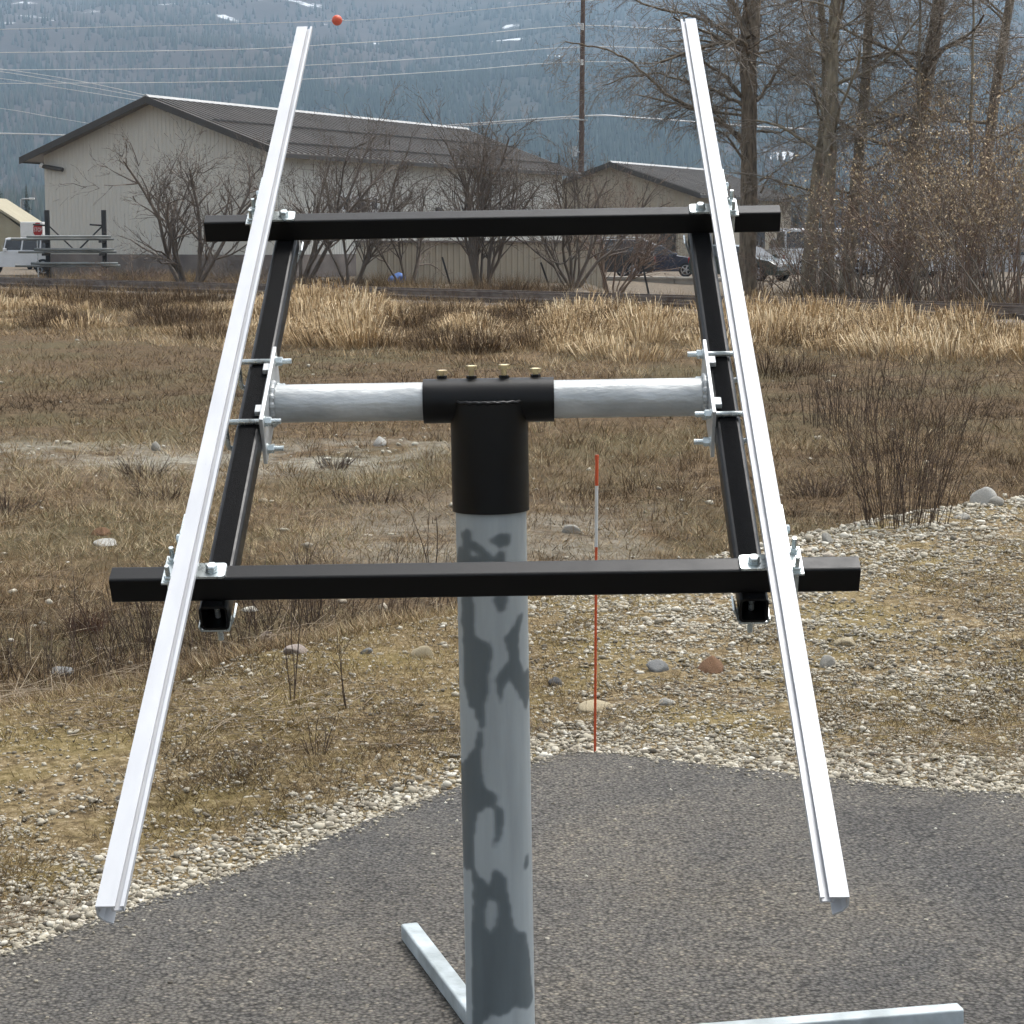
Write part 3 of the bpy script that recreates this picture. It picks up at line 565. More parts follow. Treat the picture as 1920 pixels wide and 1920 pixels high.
# pole: grey primer with darker patches sprayed over it
KA, KZ = 104, 420; PR = 0.0715; ztop = HL.z - 0.20
za = np.linspace(0.0, ztop, KZ); aa = 2 * PI * np.arange(KA) / KA
VA = np.stack([HL.x + PR * np.cos(aa)[None, :] + 0 * za[:, None], HL.y + PR * np.sin(aa)[None, :] + 0 * za[:, None], za[:, None] + 0 * aa[None, :]], -1).reshape(-1, 3)
Wm = np.array(Matrix.Translation(ROOT) @ Rr); WV = VA @ Wm[:3, :3].T + Wm[:3, 3]
ppx, ppy = proj(WV)
z5 = lambda P_: [(800 + a / 3.838, 940 + b_ / 3.838) for a, b_ in P_]
z6 = lambda P_: [(720 + a / 3.692, 1400 + b_ / 3.692) for a, b_ in P_]
DARK = [z5([(245, 200), (325, 205), (330, 290), (380, 310), (480, 400), (520, 470), (420, 560), (215, 560), (215, 425), (225, 340), (255, 330)]),
        z5([(430, 275), (520, 235), (610, 240), (590, 280), (600, 320), (545, 330), (520, 355), (510, 320)]), z5([(490, 370), (560, 365), (575, 520), (582, 705), (565, 800), (555, 815), (540, 780), (522, 790), (515, 835), (508, 780), (480, 705), (500, 500)]),
        z5([(250, 560), (325, 560), (325, 705), (345, 790), (345, 900), (355, 980), (420, 1000), (455, 1050), (470, 1110), (450, 1240), (440, 1370), (415, 1430), (405, 1640), (375, 1640), (370, 1560), (350, 1570), (340, 1500), (325, 1490), (300, 1475), (290, 1400), (265, 1250), (262, 900), (250, 860)]),
        z5([(690, 790), (695, 850), (665, 950), (660, 1050), (670, 1150), (700, 1230), (740, 1200), (740, 1400), (715, 1500), (690, 1450), (640, 1340), (600, 1280), (560, 1350), (530, 1470), (510, 1400), (490, 1290), (540, 1200), (580, 1150), (575, 1050), (555, 980), (600, 930), (640, 880), (670, 800)]),
        z5([(370, 1640), (405, 1660), (400, 1760), (385, 1800), (385, 1940), (245, 1940), (300, 1830), (350, 1760)]),
        z6([(530, 110), (620, 60), (672, 0), (665, 80), (680, 180), (685, 280), (745, 300), (775, 330), (770, 400), (820, 430), (825, 520), (800, 640), (760, 700), (745, 690), (770, 600), (775, 520), (760, 430), (710, 415), (650, 460), (630, 560), (620, 700), (630, 820), (660, 900), (700, 940), (720, 980), (740, 900), (760, 830), (800, 870), (850, 900), (865, 1030), (885, 1130), (890, 1230), (940, 1300), (985, 1290), (1000, 1400), (1025, 1600), (1030, 1750), (990, 1820), (920, 1790), (860, 1830), (800, 1880), (740, 1850), (690, 1920), (620, 1990), (605, 1700), (610, 1400), (605, 1250), (620, 1100), (615, 950), (600, 850), (540, 840), (520, 700), (510, 500), (505, 150)]),
        z6([(1000, 720), (1000, 790), (975, 855), (960, 820), (975, 750)])]
HOLE = [z6([(720, 1050), (780, 1050), (800, 1130), (780, 1250), (740, 1290), (700, 1240), (705, 1100)]), z5([(300, 340), (340, 345), (385, 410), (360, 420), (310, 390)])]
def inpoly(px, py, poly):
    c = np.zeros(px.shape, bool); j = len(poly) - 1
    for i in range(len(poly)):
        xi, yi = poly[i]; xj, yj = poly[j]
        c ^= ((yi > py) != (yj > py)) & (px < (xj - xi) * (py - yi) / (yj - yi + 1e-9) + xi); j = i
    return c
front = WV[:, 1] < (HEAD.y + 0.03)
jx = ppx + 3 * (fbm(ppx / 9, ppy / 30, 7, 4) - 0.5) * 2; jy = ppy + 8 * (fbm(ppx / 3.5 + 40, ppy / 60, 8, 3) - 0.5) * 2
msk = np.zeros(len(WV)); 
for P_ in DARK: msk = np.maximum(msk, inpoly(jx, jy, P_).astype(float))
for P_ in HOLE: msk = np.where(inpoly(jx, jy, P_), 0.15, msk)
backm = (fbm(aa.repeat(1)[None, :] * 1.5 + 0 * za[:, None], za[:, None] * 5 + 0 * aa[None, :], 15, 3) > 0.52).astype(float).ravel()
msk = np.where(front, msk, backm).reshape(KZ, KA)
for _ in range(4): msk = (msk + np.roll(msk, 1, 1) + np.roll(msk, -1, 1) + np.vstack([msk[:1], msk[:-1]]) + np.vstack([msk[1:], msk[-1:]])) / 5
idx = np.arange(KZ * KA).reshape(KZ, KA)
PF = np.stack([idx[:-1], np.roll(idx, -1, 1)[:-1], np.roll(idx, -1, 1)[1:], idx[1:]], -1).reshape(-1, 4)
pole_me = npmesh('pole', VA, PF, True, {'primer': msk.ravel()})
m_pole, nt, b, n, l = nodemat('patched_primer'); tc = n.new('ShaderNodeTexCoord')
mp = n.new('ShaderNodeMapping'); mp.inputs['Scale'].default_value = (22, 22, 2.6); l.new(tc.outputs['Object'], mp.inputs[0])
nz = noise(2.0, 6, 0.65, mp.outputs[0])
ad = n.new('ShaderNodeMath'); ad.operation = 'MULTIPLY_ADD'; ad.inputs[1].default_value = 0.75; ad.inputs[2].default_value = -0.37; l.new(nz.outputs[0], ad.inputs[0])
sm = n.new('ShaderNodeMath'); sm.operation = 'ADD'; l.new(ad.outputs[0], sm.inputs[0]); l.new(attr('primer'), sm.inputs[1])
pr = ramp(n, [(0.12, (0.335, 0.362, 0.365)), (0.40, (0.250, 0.275, 0.280)), (0.58, (0.150, 0.170, 0.176)), (0.9, (0.108, 0.126, 0.132))]); l.new(sm.outputs[0], pr.inputs[0])
ov = ramp(n, [(0.3, (0.88, 0.88, 0.88)), (0.7, (1.1, 1.1, 1.1))]); l.new(noise(1.2, 5, 0.6, mp.outputs[0]).outputs[0], ov.inputs[0])
mm = n.new('ShaderNodeMix'); mm.data_type = 'RGBA'; mm.blend_type = 'MULTIPLY'; mm.inputs[0].default_value = 1; l.new(pr.outputs[0], mm.inputs[6]); l.new(ov.outputs[0], mm.inputs[7])
l.new(mm.outputs[2], b.inputs['Base Color']); b.inputs['Roughness'].default_value = 0.55; b.inputs['Specular IOR Level'].default_value = 0.4
pole = meshobj('pole', pole_me, m_pole, mount)

# base legs of square tube on the asphalt, found where the photo shows their ends
def on_plane(px, py, hgt):
    r = Vector(rayv(px, py)); c0 = Vector((0, 0, CAMZ)); p0 = ROOT + up * hgt
    t = (p0 - c0).dot(up) / r.dot(up); return Rr.inverted() @ (c0 + r * t - ROOT)
for (px, py) in ((768, 1731), (1800, 1886)):
    e = on_plane(px, py, 0.042); d = Vector((e.x - HL.x, e.y - HL.y, 0)); Ln = d.length; a = math.atan2(d.y, d.x)
    for sg in (1, -1):
        M = Matrix.Translation((HL.x, HL.y, 0)) @ Matrix.Rotation(a + (0 if sg > 0 else PI), 4, 'Z')
        mb = MB().rtube('x', PR * 0.97, Ln, 0, 0.0215, 0.043, 0.041, 0.005, 0.003); mb.box(Ln - 0.004, Ln - 0.002, -0.018, 0.018, 0.004, 0.039)
        mb.build('base_leg', m_leg, mount, M)

# tee head: sleeve over the pole and cross sleeve for the torque tube
tee = MB().pipe((HL.x, HL.y, HL.z - 0.222), (HL.x, HL.y, HL.z - 0.004), 0.0780, 0.0722, 64).build('tee_head', m_black, mount)
MB().pipe((HL.x - 0.131, HL.y, HL.z), (HL.x + 0.131, HL.y, HL.z), 0.0447, 0.0395, 56).build('cross_sleeve', m_black, tee)
cap = MB()
cap.cyl((HL.x, HL.y, HL.z - 0.006), (HL.x, HL.y, HL.z + 0.002), 0.0772, 0.0745, 64); cap.build('weld_cap', m_black, tee)
wl = MB(); pts = []
for q in range(23):
    t = -1 + 2 * q / 22; pts.append((HL.x + t * 0.066, HL.y - math.sqrt(max(1e-6, 0.078 ** 2 - (t * 0.066) ** 2)) + 0.004, HL.z - 0.001 + 0.0012 * math.sin(q * 2.1)))
wl.path(pts, 0.0045, 6).build('weld_bead', m_black, tee)
for q, (bx, hz) in enumerate(((-0.094, 0.002), (-0.034, 0.011), (0.0315, 0.012), (0.0945, 0.003))):
    nut = MB(); c0 = Vector((HL.x + bx, HL.y + (0.0 if q in (1, 2) else 0.012), HL.z + 0.043))
    nut.cyl(c0, c0 + Vector((0, 0, 0.007)), 0.0105, k=6, smooth=False); nut.build('welded_nut', m_black, tee)
    bo = MB(); bo.cyl(c0 + Vector((0, 0, 0.007)), c0 + Vector((0, 0, 0.008 + hz)), 0.0058, k=12); bo.hexhead(c0 + Vector((0, 0, 0.008 + hz)), (0, 0, 1), 0.0205, 0.0090); bo.build('set_bolt', m_yzinc, tee)

# torque tube
tub = MB().cyl((XO - 0.437, VH, NH), (XO + 0.437, VH, NH), 0.0383, k=64).build('torque_tube', m_galv, mount, MT)
for sg in (-1, 1):
    wb = MB(); x1 = XO + sg * 0.4365
    for q in range(48):
        t0, t1 = 2 * PI * q / 48, 2 * PI * (q + 1) / 48
        wb.path([(x1 - sg * 0.004, VH + 0.041 * math.cos(t0), NH + 0.041 * math.sin(t0)), (x1 - sg * 0.004, VH + 0.041 * math.cos(t1), NH + 0.041 * math.sin(t1))], [0.0062 + 0.001 * math.sin(q * 1.9), 0.0062 + 0.001 * math.sin((q + 1) * 1.9)], 6, False)
    wb.build('weld_bead', m_galv, tub, Matrix.Identity(4))
AX = 0.469                                                   # arm centre either side
NB, AV, AN = 0.1368, 0.040, 0.0511; NA = NB - AN             # beam top, beam size, arm top
VB = (-0.7721, 0.5439)
for sg in (-1, 1):
    x0 = XO + sg * 0.4370
    pl = MB(); xa, xb = sorted((x0, x0 + sg * 0.0075)); pl.box(xa, xb, -0.232, 0.042, 0.006, 0.112)
    plate = pl.build('clamp_plate', m_galvp, mount, MT, bevel=0.0012)
    for v in (-0.012, -0.168):
        tb = MB(); xa, xb = sorted((x0 + sg * 0.0078, x0 + sg * 0.0230)); tb.box(xa, xb, v - 0.013, v + 0.013, NA + 0.001, NA + 0.0115)
        tb.build('tab', m_galvp, plate, Matrix.Identity(4), bevel=0.001)
    for v in (0.016, -0.209):
        xin = x0 - sg * 0.032; xo_ = XO + sg * (AX + 0.046); r = 0.0056; n0, n1 = NA - 0.0511 - 0.0065, NA + 0.0065
        P_ = [(xin, v, n1), (xo_ - sg * 0.010, v, n1), (xo_ - sg * 0.003, v, n1 - 0.003), (xo_, v, n1 - 0.010), (xo_, v, n0 + 0.010), (xo_ - sg * 0.003, v, n0 + 0.003), (xo_ - sg * 0.010, v, n0), (xin, v, n0)]
        ub = MB().path(P_, r, 10).build('u_bolt', m_zinc, plate, Matrix.Identity(4))
        for nn in (n1, n0):
            nu = MB().hexhead((x0 - sg * 0.0015, v, nn), (-sg, 0, 0), 0.0165, 0.0125); nu.cyl((x0, v, nn), (x0 - sg * 0.0018, v, nn), 0.0112, k=20)
            nu.build('nut', m_zinc, ub, Matrix.Identity(4))
    MB().rtube('y', -0.786, VB[1] + 0.050, XO + sg * AX, NA - 0.0255, 0.0505, 0.0511, 0.0095, 0.0045).build('arm', m_black, mount, MT)
    MB().box(XO + sg * AX - 0.0165, XO + sg * AX + 0.0165, -0.7855, VB[1] + 0.0495, NA + 0.0001, NA + 0.0007).build('grip_strip', m_arm, mount, MT)
for q, vb in enumerate(VB):
    xl, xr = ((-0.658, 0.6371), (-0.6604, 0.6336))[q]
    bmo = MB().rtube('x', xl, xr, vb + AV / 2, NB - AN / 2 + 0.0004, AV, AN - 0.0008, 0.005, 0.004)
    bmo.box(xl + 0.0015, xl + 0.003, vb + 0.003, vb + AV - 0.003, NB - AN + 0.003, NB - 0.003); bmo.box(xr - 0.003, xr - 0.0015, vb + 0.003, vb + AV - 0.003, NB - AN + 0.003, NB - 0.003)
    bmo.build('cross_beam', m_black, mount, MT)
NR = 0.1887
RP = [(0, 0), (.0275, 0), (.0275, -.0025), (.0245, -.0025), (.0245, -.008), (.038, -.008), (.038, -.0025), (.0345, -.0025), (.0345, 0), (.040, 0), (.040, -.0105), (.0215, -.0105), (.0215, -.0028), (.003, -.0028), (.003, -.018), (.008, -.0265), (.0215, -.034), (.020, -.0365), (.006, -.0285), (0, -.019)]
for sg, v0, v1 in ((-1, -1.5846, 1.5391), (1, -1.5838, 1.5412)):
    poly = [(XO + sg * (0.5225 - a), NR + b_) for a, b_ in RP]
    rail = MB().prism(poly, v0, v1, 'y').build('rail', m_alu, mount, MT)
    for vb in VB:
        xr_ = XO + sg * 0.5225                               # outer face of the rail
        br = MB()
        xa, xb = sorted((xr_ + sg * 0.0010, xr_ + sg * 0.029)); br.box(xa, xb, vb - 0.017, vb + AV + 0.022, NB + 0.0008, NB + 0.0048)        # base plate outside the rail
        xa, xb = sorted((xr_ + sg * 0.0006, xr_ + sg * 0.0040)); br.box(xa, xb, vb - 0.010, vb + 0.130, NB + 0.0048, NR - 0.006)             # flange against the rail
        bracket = br.build('rail_bracket', m_zinc, mount, MT, bevel=0.0008)
        for v in (vb - 0.0065, vb + AV + 0.0065):
            st = MB(); xs_ = xr_ + sg * 0.017
            st.cyl((xs_, v, NB - AN - 0.008), (xs_, v, NB + 0.034), 0.0042, k=12); st.cyl((xs_, v, NB + 0.0048), (xs_, v, NB + 0.0066), 0.0098, k=20); st.hexhead((xs_, v, NB + 0.0066), (0, 0, 1), 0.0135, 0.0070)
            st.build('stud', m_zinc, bracket, Matrix.Identity(4))
        sb = MB(); sb.hexhead((xr_ + sg * 0.004, vb + 0.078, NB + 0.030), (sg, 0, 0), 0.014, 0.008); sb.build('side_bolt', m_zinc, bracket, Matrix.Identity(4))
        xi = XO + sg * AX                                    # bolt through beam and arm, with its plate inside the rail
        ip = MB(); xa, xb = sorted((xi - sg * 0.0255, xr_ - sg * 0.020)); 
        rc = 0.006; ya, yb = vb - 0.001, vb + AV - 0.001
        inner = xa if sg > 0 else xb; outer = xb if sg > 0 else xa; s2 = 1 if sg > 0 else -1
        poly2 = [(outer, ya), (inner + s2 * rc, ya), (inner + s2 * rc * 0.3, ya + rc * 0.3), (inner, ya + rc), (inner, yb - rc), (inner + s2 * rc * 0.3, yb - rc * 0.3), (inner + s2 * rc, yb), (outer, yb)]
        ip.prism(poly2, NB + 0.0008, NB + 0.0052, 'z'); plate = ip.build('bolt_plate', m_zinc, mount, MT)
        hb = MB(); xh = xi - sg * 0.001; vh = vb + AV / 2 - 0.002
        hb.cyl((xh, vh, NB + 0.0052), (xh, vh, NB + 0.0072), 0.0118, k=24); hb.hexhead((xh, vh, NB + 0.0072), (0, 0, 1), 0.0175, 0.0100); hb.cyl((xh, vh, NB), (xh, vh, NA - 0.0511 - 0.046), 0.0052, k=12)
        hb.build('through_bolt', m_zinc, plate, Matrix.Identity(4))
        sd_ = MB(); n0 = NA - 0.0511
        sd_.prism([(xi - sg * 0.0245, n0 - 0.0005), (xi + sg * 0.0245, n0 - 0.0005), (xi + sg * 0.0275, n0 + 0.006), (xi + sg * 0.0300, n0 + 0.006), (xi + sg * 0.0255, n0 - 0.0040), (xi - sg * 0.0240, n0 - 0.0040), (xi - sg * 0.0365, n0 + 0.026), (xi - sg * 0.0335, n0 + 0.028)][::1], -0.7855 if vb < 0 else vb + 0.003, -0.745 if vb < 0 else vb + 0.043, 'y')
        sd_.build('saddle_strap', m_zinc, mount, MT)

# orange and white snow stake at the asphalt edge
sp0 = on_pad(1115.5, 1409); zs = float(terrain(sp0[0], sp0[1], False))
tp = at(1116.5, 853, sp0[1]); H_ = tp.z - zs
stake = tag(empty('snow_stake', (sp0[0], sp0[1], zs)), 'thin orange snow stake with a white band, standing at the asphalt edge', 'stake')
m_or = pmat('orange_plastic', (0.60, 0.085, 0.018), 0.5, 0, (0.48, 0.065, 0.015), 20)
m_wh = pmat('white_band', (0.62, 0.62, 0.60), 0.5, 0, (0.5, 0.5, 0.48), 30)
b1, b2 = H_ * 0.70, H_ * 0.90
MB().cyl((0, 0, -0.1), (0.0005, 0, b1), 0.0042, 0.0044, k=12).build('rod', m_or, stake)
MB().cyl((0.0005, 0, b1), (0.001, 0, b2), 0.0054, k=14).build('white_band', m_wh, stake)
tpart = MB().cyl((0.001, 0, b2), (0.0012, 0, H_ - 0.015), 0.0056, k=14); tpart.cyl((0.0012, 0, H_ - 0.015), (0.0012, 0, H_), 0.0072, 0.0062, k=14); tpart.build('top_sleeve', m_or, stake)
# ------------------------------------------------------------------ individual stones
m_rock = {}
def rockmat(c):
    if c not in m_rock: m_rock[c] = pmat('rock_%d' % len(m_rock), c, 0.85, 0, tuple(q * 0.62 for q in c), 22, 0.5, 60, spec=0.25)
    return m_rock[c]
def subdiv_rock(seed, n_=3):
    import bmesh
    bm = bmesh.new(); bmesh.ops.create_icosphere(bm, subdivisions=n_, radius=1.0)
    g = random.Random(seed); offs = [Vector((g.uniform(-1, 1), g.uniform(-1, 1), g.uniform(-1, 1))).normalized() for _ in range(9)]; ds = [g.uniform(0.48, 0.84) for _ in range(9)]
    for v in bm.verts:
        for o_, d_ in zip(offs, ds):
            e = v.co.dot(o_) - d_
            if e > 0: v.co -= o_ * e * 0.85
        v.co += v.co.normalized() * g.uniform(-0.015, 0.015)
    me = bpy.data.meshes.new('stone'); bm.to_mesh(me); bm.free()
    me.polygons.foreach_set('use_smooth', [True] * len(me.polygons)); return me
def ground_hit(px, py):
    r = rayv(px, py); ts = np.geomspace(2.5, 140, 2500) / r[1]
    x, y, z = r[0] * ts, r[1] * ts, CAMZ + r[2] * ts
    h = terrain(x, y); i = int(np.argmax(z < h)); 
    if z[i] >= h[i]: i = len(ts) - 1
    return Vector((x[i], y[i], h[i]))
PALE, CREAM, GREY, DGREY, PINK, RED, WHITE = (0.42, 0.40, 0.35), (0.50, 0.42, 0.28), (0.27, 0.27, 0.26), (0.13, 0.13, 0.13), (0.42, 0.35, 0.30), (0.24, 0.135, 0.075), (0.58, 0.56, 0.51)
ROCKS = [(1337, 1262, 46, 30, RED, 'reddish brown angular stone on the pad, just left of the right rail'),
 (1233, 1263, 38, 24, GREY, 'smooth grey stone lying left of the reddish brown stone'),
 (1551, 1250, 28, 20, PALE, 'round pale grey stone just right of the right rail'),
 (1585, 1212, 34, 16, CREAM, 'flat cream stone behind the round pale stone right of the right rail'),
 (792, 1234, 38, 24, CREAM, 'cream domed stone on the pad left of the pole'),
 (553, 1226, 36, 17, PINK, 'flat pinkish stone at the pad edge right of the left rail'),
 (502, 1208, 26, 24, PINK, 'upright pinkish grey stone just behind the flat pinkish stone'),
 (687, 1227, 20, 13, GREY, 'small blue grey stone midway between left rail and pole'),
 (1040, 1288, 24, 17, DGREY, 'dark grey stone between the pole and the snow stake'),
 (1112, 1333, 62, 20, CREAM, 'long flat beige stone at the foot of the snow stake'),
 (1252, 1322, 26, 13, PALE, 'small pale stone right of the snow stake'),
 (1551, 1018, 20, 19, PALE, 'pointed pale stone on the pad crest, right of the right rail bracket'),
 (1847, 946, 40, 32, WHITE, 'large whitish boulder on the gravel crest at the right edge'),
 (1869, 947, 24, 16, PALE, 'smaller stone leaning on the whitish boulder at the right edge'),
 (1806, 976, 26, 12, PALE, 'low stone in the gravel below the whitish boulder'),
 (713, 836, 22, 18, WHITE, 'round whitish stone in the field below the torque tube'),
 (1073, 1002, 36, 22, PALE, 'pale rough rock in the field beside the snow stake'),
 (293, 844, 17, 15, PALE, 'pale stone in the stony strip of the field at left'),
 (200, 1023, 46, 11, WHITE, 'flat whitish stone in the field left of the left rail'),
 (190, 1006, 30, 14, RED, 'reddish stone just behind the flat whitish stone'),
 (111, 1265, 40, 14, GREY, 'flat grey stone among weeds at the far left')]
for i, (px, py, w_, h_, c, lab) in enumerate(ROCKS):
    p = ground_hit(px, py); s = p.y / FPX
    o = meshobj('stone', subdiv_rock(100 + i), rockmat(c)); o.scale = (w_ * s * 0.66, w_ * s * 0.54, h_ * s * 0.86)
    o.location = p + Vector((0, w_ * s * 0.3, h_ * s * 0.16)); o.rotation_euler = (0, 0, random.Random(i).uniform(-0.5, 0.5))
    tag(o, lab, 'stone', 'larger stones lying loose on the ground')

# ------------------------------------------------------------------ weeds and stem bushes standing singly
m_stem = pmat('weed_stem', (0.105, 0.070, 0.048), 0.9, 0, (0.045, 0.030, 0.022), 3)
m_stemr = pmat('red_tuft', (0.125, 0.055, 0.030), 0.9, 0, (0.06, 0.028, 0.018), 6)
m_straw = pmat('straw', (0.38, 0.29, 0.17), 0.9, 0, (0.20, 0.14, 0.08), 6)
def grow(segs, g, p, d, L, r, lvl, steps, wob, child, ang, upk, taper=0.55, minr=0.0012, lenk=0.5, ends=None):
    dl = L / steps[0]
    for i in range(steps[0]):
        d = Vector((d.x + g.gauss(0, wob), d.y + g.gauss(0, wob), d.z + g.gauss(0, wob) + upk)).normalized()
        q = p + d * dl; r1 = max(minr, r * (1 - (1 - taper) / steps[0]))
        segs.append((p, q, r, r1))
        if lvl > 0 and i >= (1 if steps[0] > 2 else 0):
            nn = int(child[0]) + (1 if g.random() < child[0] % 1 else 0)
            for _ in range(nn):
                ax = Vector((g.gauss(0, 1), g.gauss(0, 1), g.gauss(0, 1))); ax = (ax - d * ax.dot(d)); 
                if ax.length < 1e-4: continue
                ax.normalize(); a_ = g.uniform(*ang)
                grow(segs, g, q, d * math.cos(a_) + ax * math.sin(a_), L * lenk * g.uniform(0.6, 1.25) * (1 - 0.4 * i / steps[0]), max(minr, r1 * 0.6), lvl - 1, steps[1:], wob, child[1:], ang, upk, taper, minr, lenk, ends)
        p, r = q, r1
    if ends is not None and lvl <= 1: ends.append((p, d))
def stem_bush(name, label, px, py, n_, hgt, spread, mat, seed, cat='shrub', r=0.004, lean=0.25, lvl=1, group=None, arch=0.0):
    g = random.Random(seed); base = ground_hit(px, py); segs = []
    for _ in range(n_):
        a = g.uniform(0, 6.28); rr = spread * math.sqrt(g.random())
        p = Vector((math.cos(a) * rr, math.sin(a) * rr * 0.6, -0.03)); d = Vector((math.cos(a) * lean * g.uniform(0.2, 1.4), math.sin(a) * lean * g.uniform(0.2, 1.4), 1)).normalized()
        grow(segs, g, p, d, hgt * g.uniform(0.45, 1.1), r * g.uniform(0.7, 1.2), lvl, (6, 3, 2), 0.07, (0.55, 0.4), (0.3, 0.8), -arch, 0.35, 0.0011, 0.35)
    o = tubes(name, segs, mat, None, 3); o.location = base
    return tag(o, label, cat, group)
stem_bush('stem_shrub', 'leafless shrub of many thin upright stems at the gravel edge, right of the frame', 1690, 985, 110, 1.05, 0.28, m_stem, 1, r=0.0022, lean=0.26, lvl=2)
stem_bush('dry_tuft', 'rust red bushy tuft in the field below the left end of the lower beam', 160, 1188, 120, 0.17, 0.06, m_stemr, 2, 'tuft', 0.0016, 0.7, 2)
stem_bush('dry_tuft', 'dark brown twiggy tuft in the field at left, the upper of two', 270, 893, 80, 0.24, 0.20, m_stem, 3, 'tuft', 0.003, 0.9, 2)
stem_bush('dry_tuft', 'dark brown twiggy tuft in the field at left, the lower of two', 300, 935, 70, 0.20, 0.20, m_stem, 4, 'tuft', 0.003, 1.0, 2)
stem_bush('dry_tuft', 'low dark tuft in the field under the left end of the torque tube', 625, 880, 70, 0.24, 0.14, m_stem, 5, 'tuft', 0.0035, 0.8)
stem_bush('dry_tuft', 'dark tangled tuft in the field between left arm and pole', 690, 945, 90, 0.20, 0.28, m_stem, 6, 'tuft', 0.003, 1.1, 2)
stem_bush('dry_tuft', 'dark tuft at the far left edge of the field', 12, 968, 80, 0.26, 0.18, m_stem, 7, 'tuft', 0.0035, 0.8)
stem_bush('dry_tuft', 'brown bushy tuft in the field just right of the right rail', 1535, 925, 90, 0.24, 0.22, m_stem, 8, 'tuft', 0.003, 0.9)
stem_bush('weed_stalk', 'single tall dead weed stalk at the pad edge, right of the left rail', 548, 1318, 3, 0.62, 0.01, m_stem, 9, 'weed', 0.0032, 0.10)
stem_bush('weed_stalk', 'short dead weed stalk in front of the tall one, nearer the pole', 658, 1330, 3, 0.28, 0.02, m_stem, 10, 'weed', 0.0028, 0.2)
stem_bush('weed_stalk', 'slim dead weed stalk in the field just left of the pole sleeve', 812, 1060, 3, 0.55, 0.05, m_stem, 11, 'weed', 0.005, 0.15)
stem_bush('weed_stalk', 'bent dead weed stalk low on the pad near the asphalt, left of the pole', 595, 1420, 8, 0.20, 0.02, m_stem, 12, 'weed', 0.0022, 0.4)
stem_bush('stem_shrub', 'thin tall weedy shrub in the field between the stem shrub and the right rail', 1580, 800, 40, 1.1, 0.6, m_stem, 13, 'shrub', 0.006, 0.2)
stem_bush('stem_shrub', 'tangle of brown stems behind the pad crest, under the lower beam beside the left arm', 620, 1172, 110, 0.50, 0.9, m_stem, 14, 'shrub', 0.003, 0.35)
stem_bush('stem_shrub', 'tangle of brown stems behind the pad crest at the left rail', 390, 1230, 110, 0.48, 0.8, m_stem, 15, 'shrub', 0.003, 0.4)
stem_bush('stem_shrub', 'tangle of brown stems behind the pad crest at the far left', 120, 1290, 90, 0.42, 0.7, m_stem, 16, 'shrub', 0.0026, 0.45)

# ------------------------------------------------------------------ railway
m_ball = pmat('ballast', (0.20, 0.17, 0.14), 0.95, 0, (0.08, 0.065, 0.05), 5, 0.8, 9)
m_railst = pmat('rail_steel', (0.24, 0.20, 0.17), 0.45, 0.5, (0.10, 0.07, 0.055), 3)
m_tie = pmat('timber_sleeper', (0.10, 0.08, 0.065), 0.9, 0, (0.05, 0.038, 0.03), 4)
tra = math.atan2(TD[1], TD[0]); trz = float(terrain(TA[0], TA[1], False))
track = tag(empty('railway_track', (TA[0], TA[1], trz), tra), 'single railway track on a low bank behind the tall grass', 'railway')
MB().prism([(-2.2, -0.25), (-1.3, 0.08), (1.3, 0.08), (2.2, -0.25)], -60, 110, 'x').build('ballast', m_ball, track)
for s in (-0.72, 0.72):
    MB().prism([(s - 0.07, 0.20), (s + 0.07, 0.20), (s + 0.02, 0.225), (s + 0.015, 0.32), (s + 0.037, 0.33), (s + 0.037, 0.365), (s - 0.037, 0.365), (s - 0.037, 0.33), (s - 0.015, 0.32), (s - 0.02, 0.225)], -60, 110, 'x').build('rail', m_railst, track)
tie = None
for i in range(-20, 70):
    if tie is None: tie = MB().box(-0.12, 0.12, -1.25, 1.25, 0.04, 0.20).build('sleeper', m_tie, track); tie.location.x = i * 0.62
    else:
        c = tie.copy(); COL.objects.link(c); c.parent = track; c.location.x = i * 0.62

# ------------------------------------------------------------------ buildings
m_sid = pmat('taupe_metal_siding', (0.60, 0.57, 0.50), 0.6, 0.0, (0.55, 0.52, 0.455), 0.25)
m_sidl = pmat('light_metal_siding', (0.56, 0.55, 0.50), 0.6, 0.0, (0.50, 0.49, 0.445), 0.25)
m_tan = pmat('tan_siding', (0.42, 0.37, 0.285), 0.65, 0.0, (0.35, 0.305, 0.235), 0.4)
m_found = pmat('brown_skirting', (0.21, 0.175, 0.15), 0.7, 0.0, (0.11, 0.09, 0.078), 1)
m_roof = pmat('brown_metal_roof', (0.165, 0.145, 0.125), 0.33, 0.0, (0.115, 0.10, 0.085), 0.6)
m_trim = pmat('dark_brown_trim', (0.055, 0.048, 0.040), 0.55, 0.0, (0.045, 0.039, 0.033), 2)
m_ridge = pmat('pale_ridge_cap', (0.36, 0.36, 0.35), 0.5, 0.1, (0.30, 0.30, 0.29), 2)
m_glass = pmat('dark_glass', (0.012, 0.014, 0.016), 0.08, 0, (0.010, 0.012, 0.014), 3, spec=0.8)
m_whp = pmat('white_paint', (0.72, 0.72, 0.70), 0.5, 0, (0.62, 0.62, 0.60), 2)
m_conc = pmat('concrete', (0.40, 0.37, 0.32), 0.9, 0, (0.30, 0.275, 0.24), 1.5, 0.2, 20)
RA = math.radians(-26.6); gd = Vector((math.cos(RA), math.sin(RA), 0)); rd = Vector((-math.sin(RA), math.cos(RA), 0))
def solve(fn, target, lo, hi):
    for _ in range(60):
        mid = 0.5 * (lo + hi)
        if (fn(mid) - target) * (fn(hi) - target) <= 0: lo = mid
        else: hi = mid
    return 0.5 * (lo + hi)
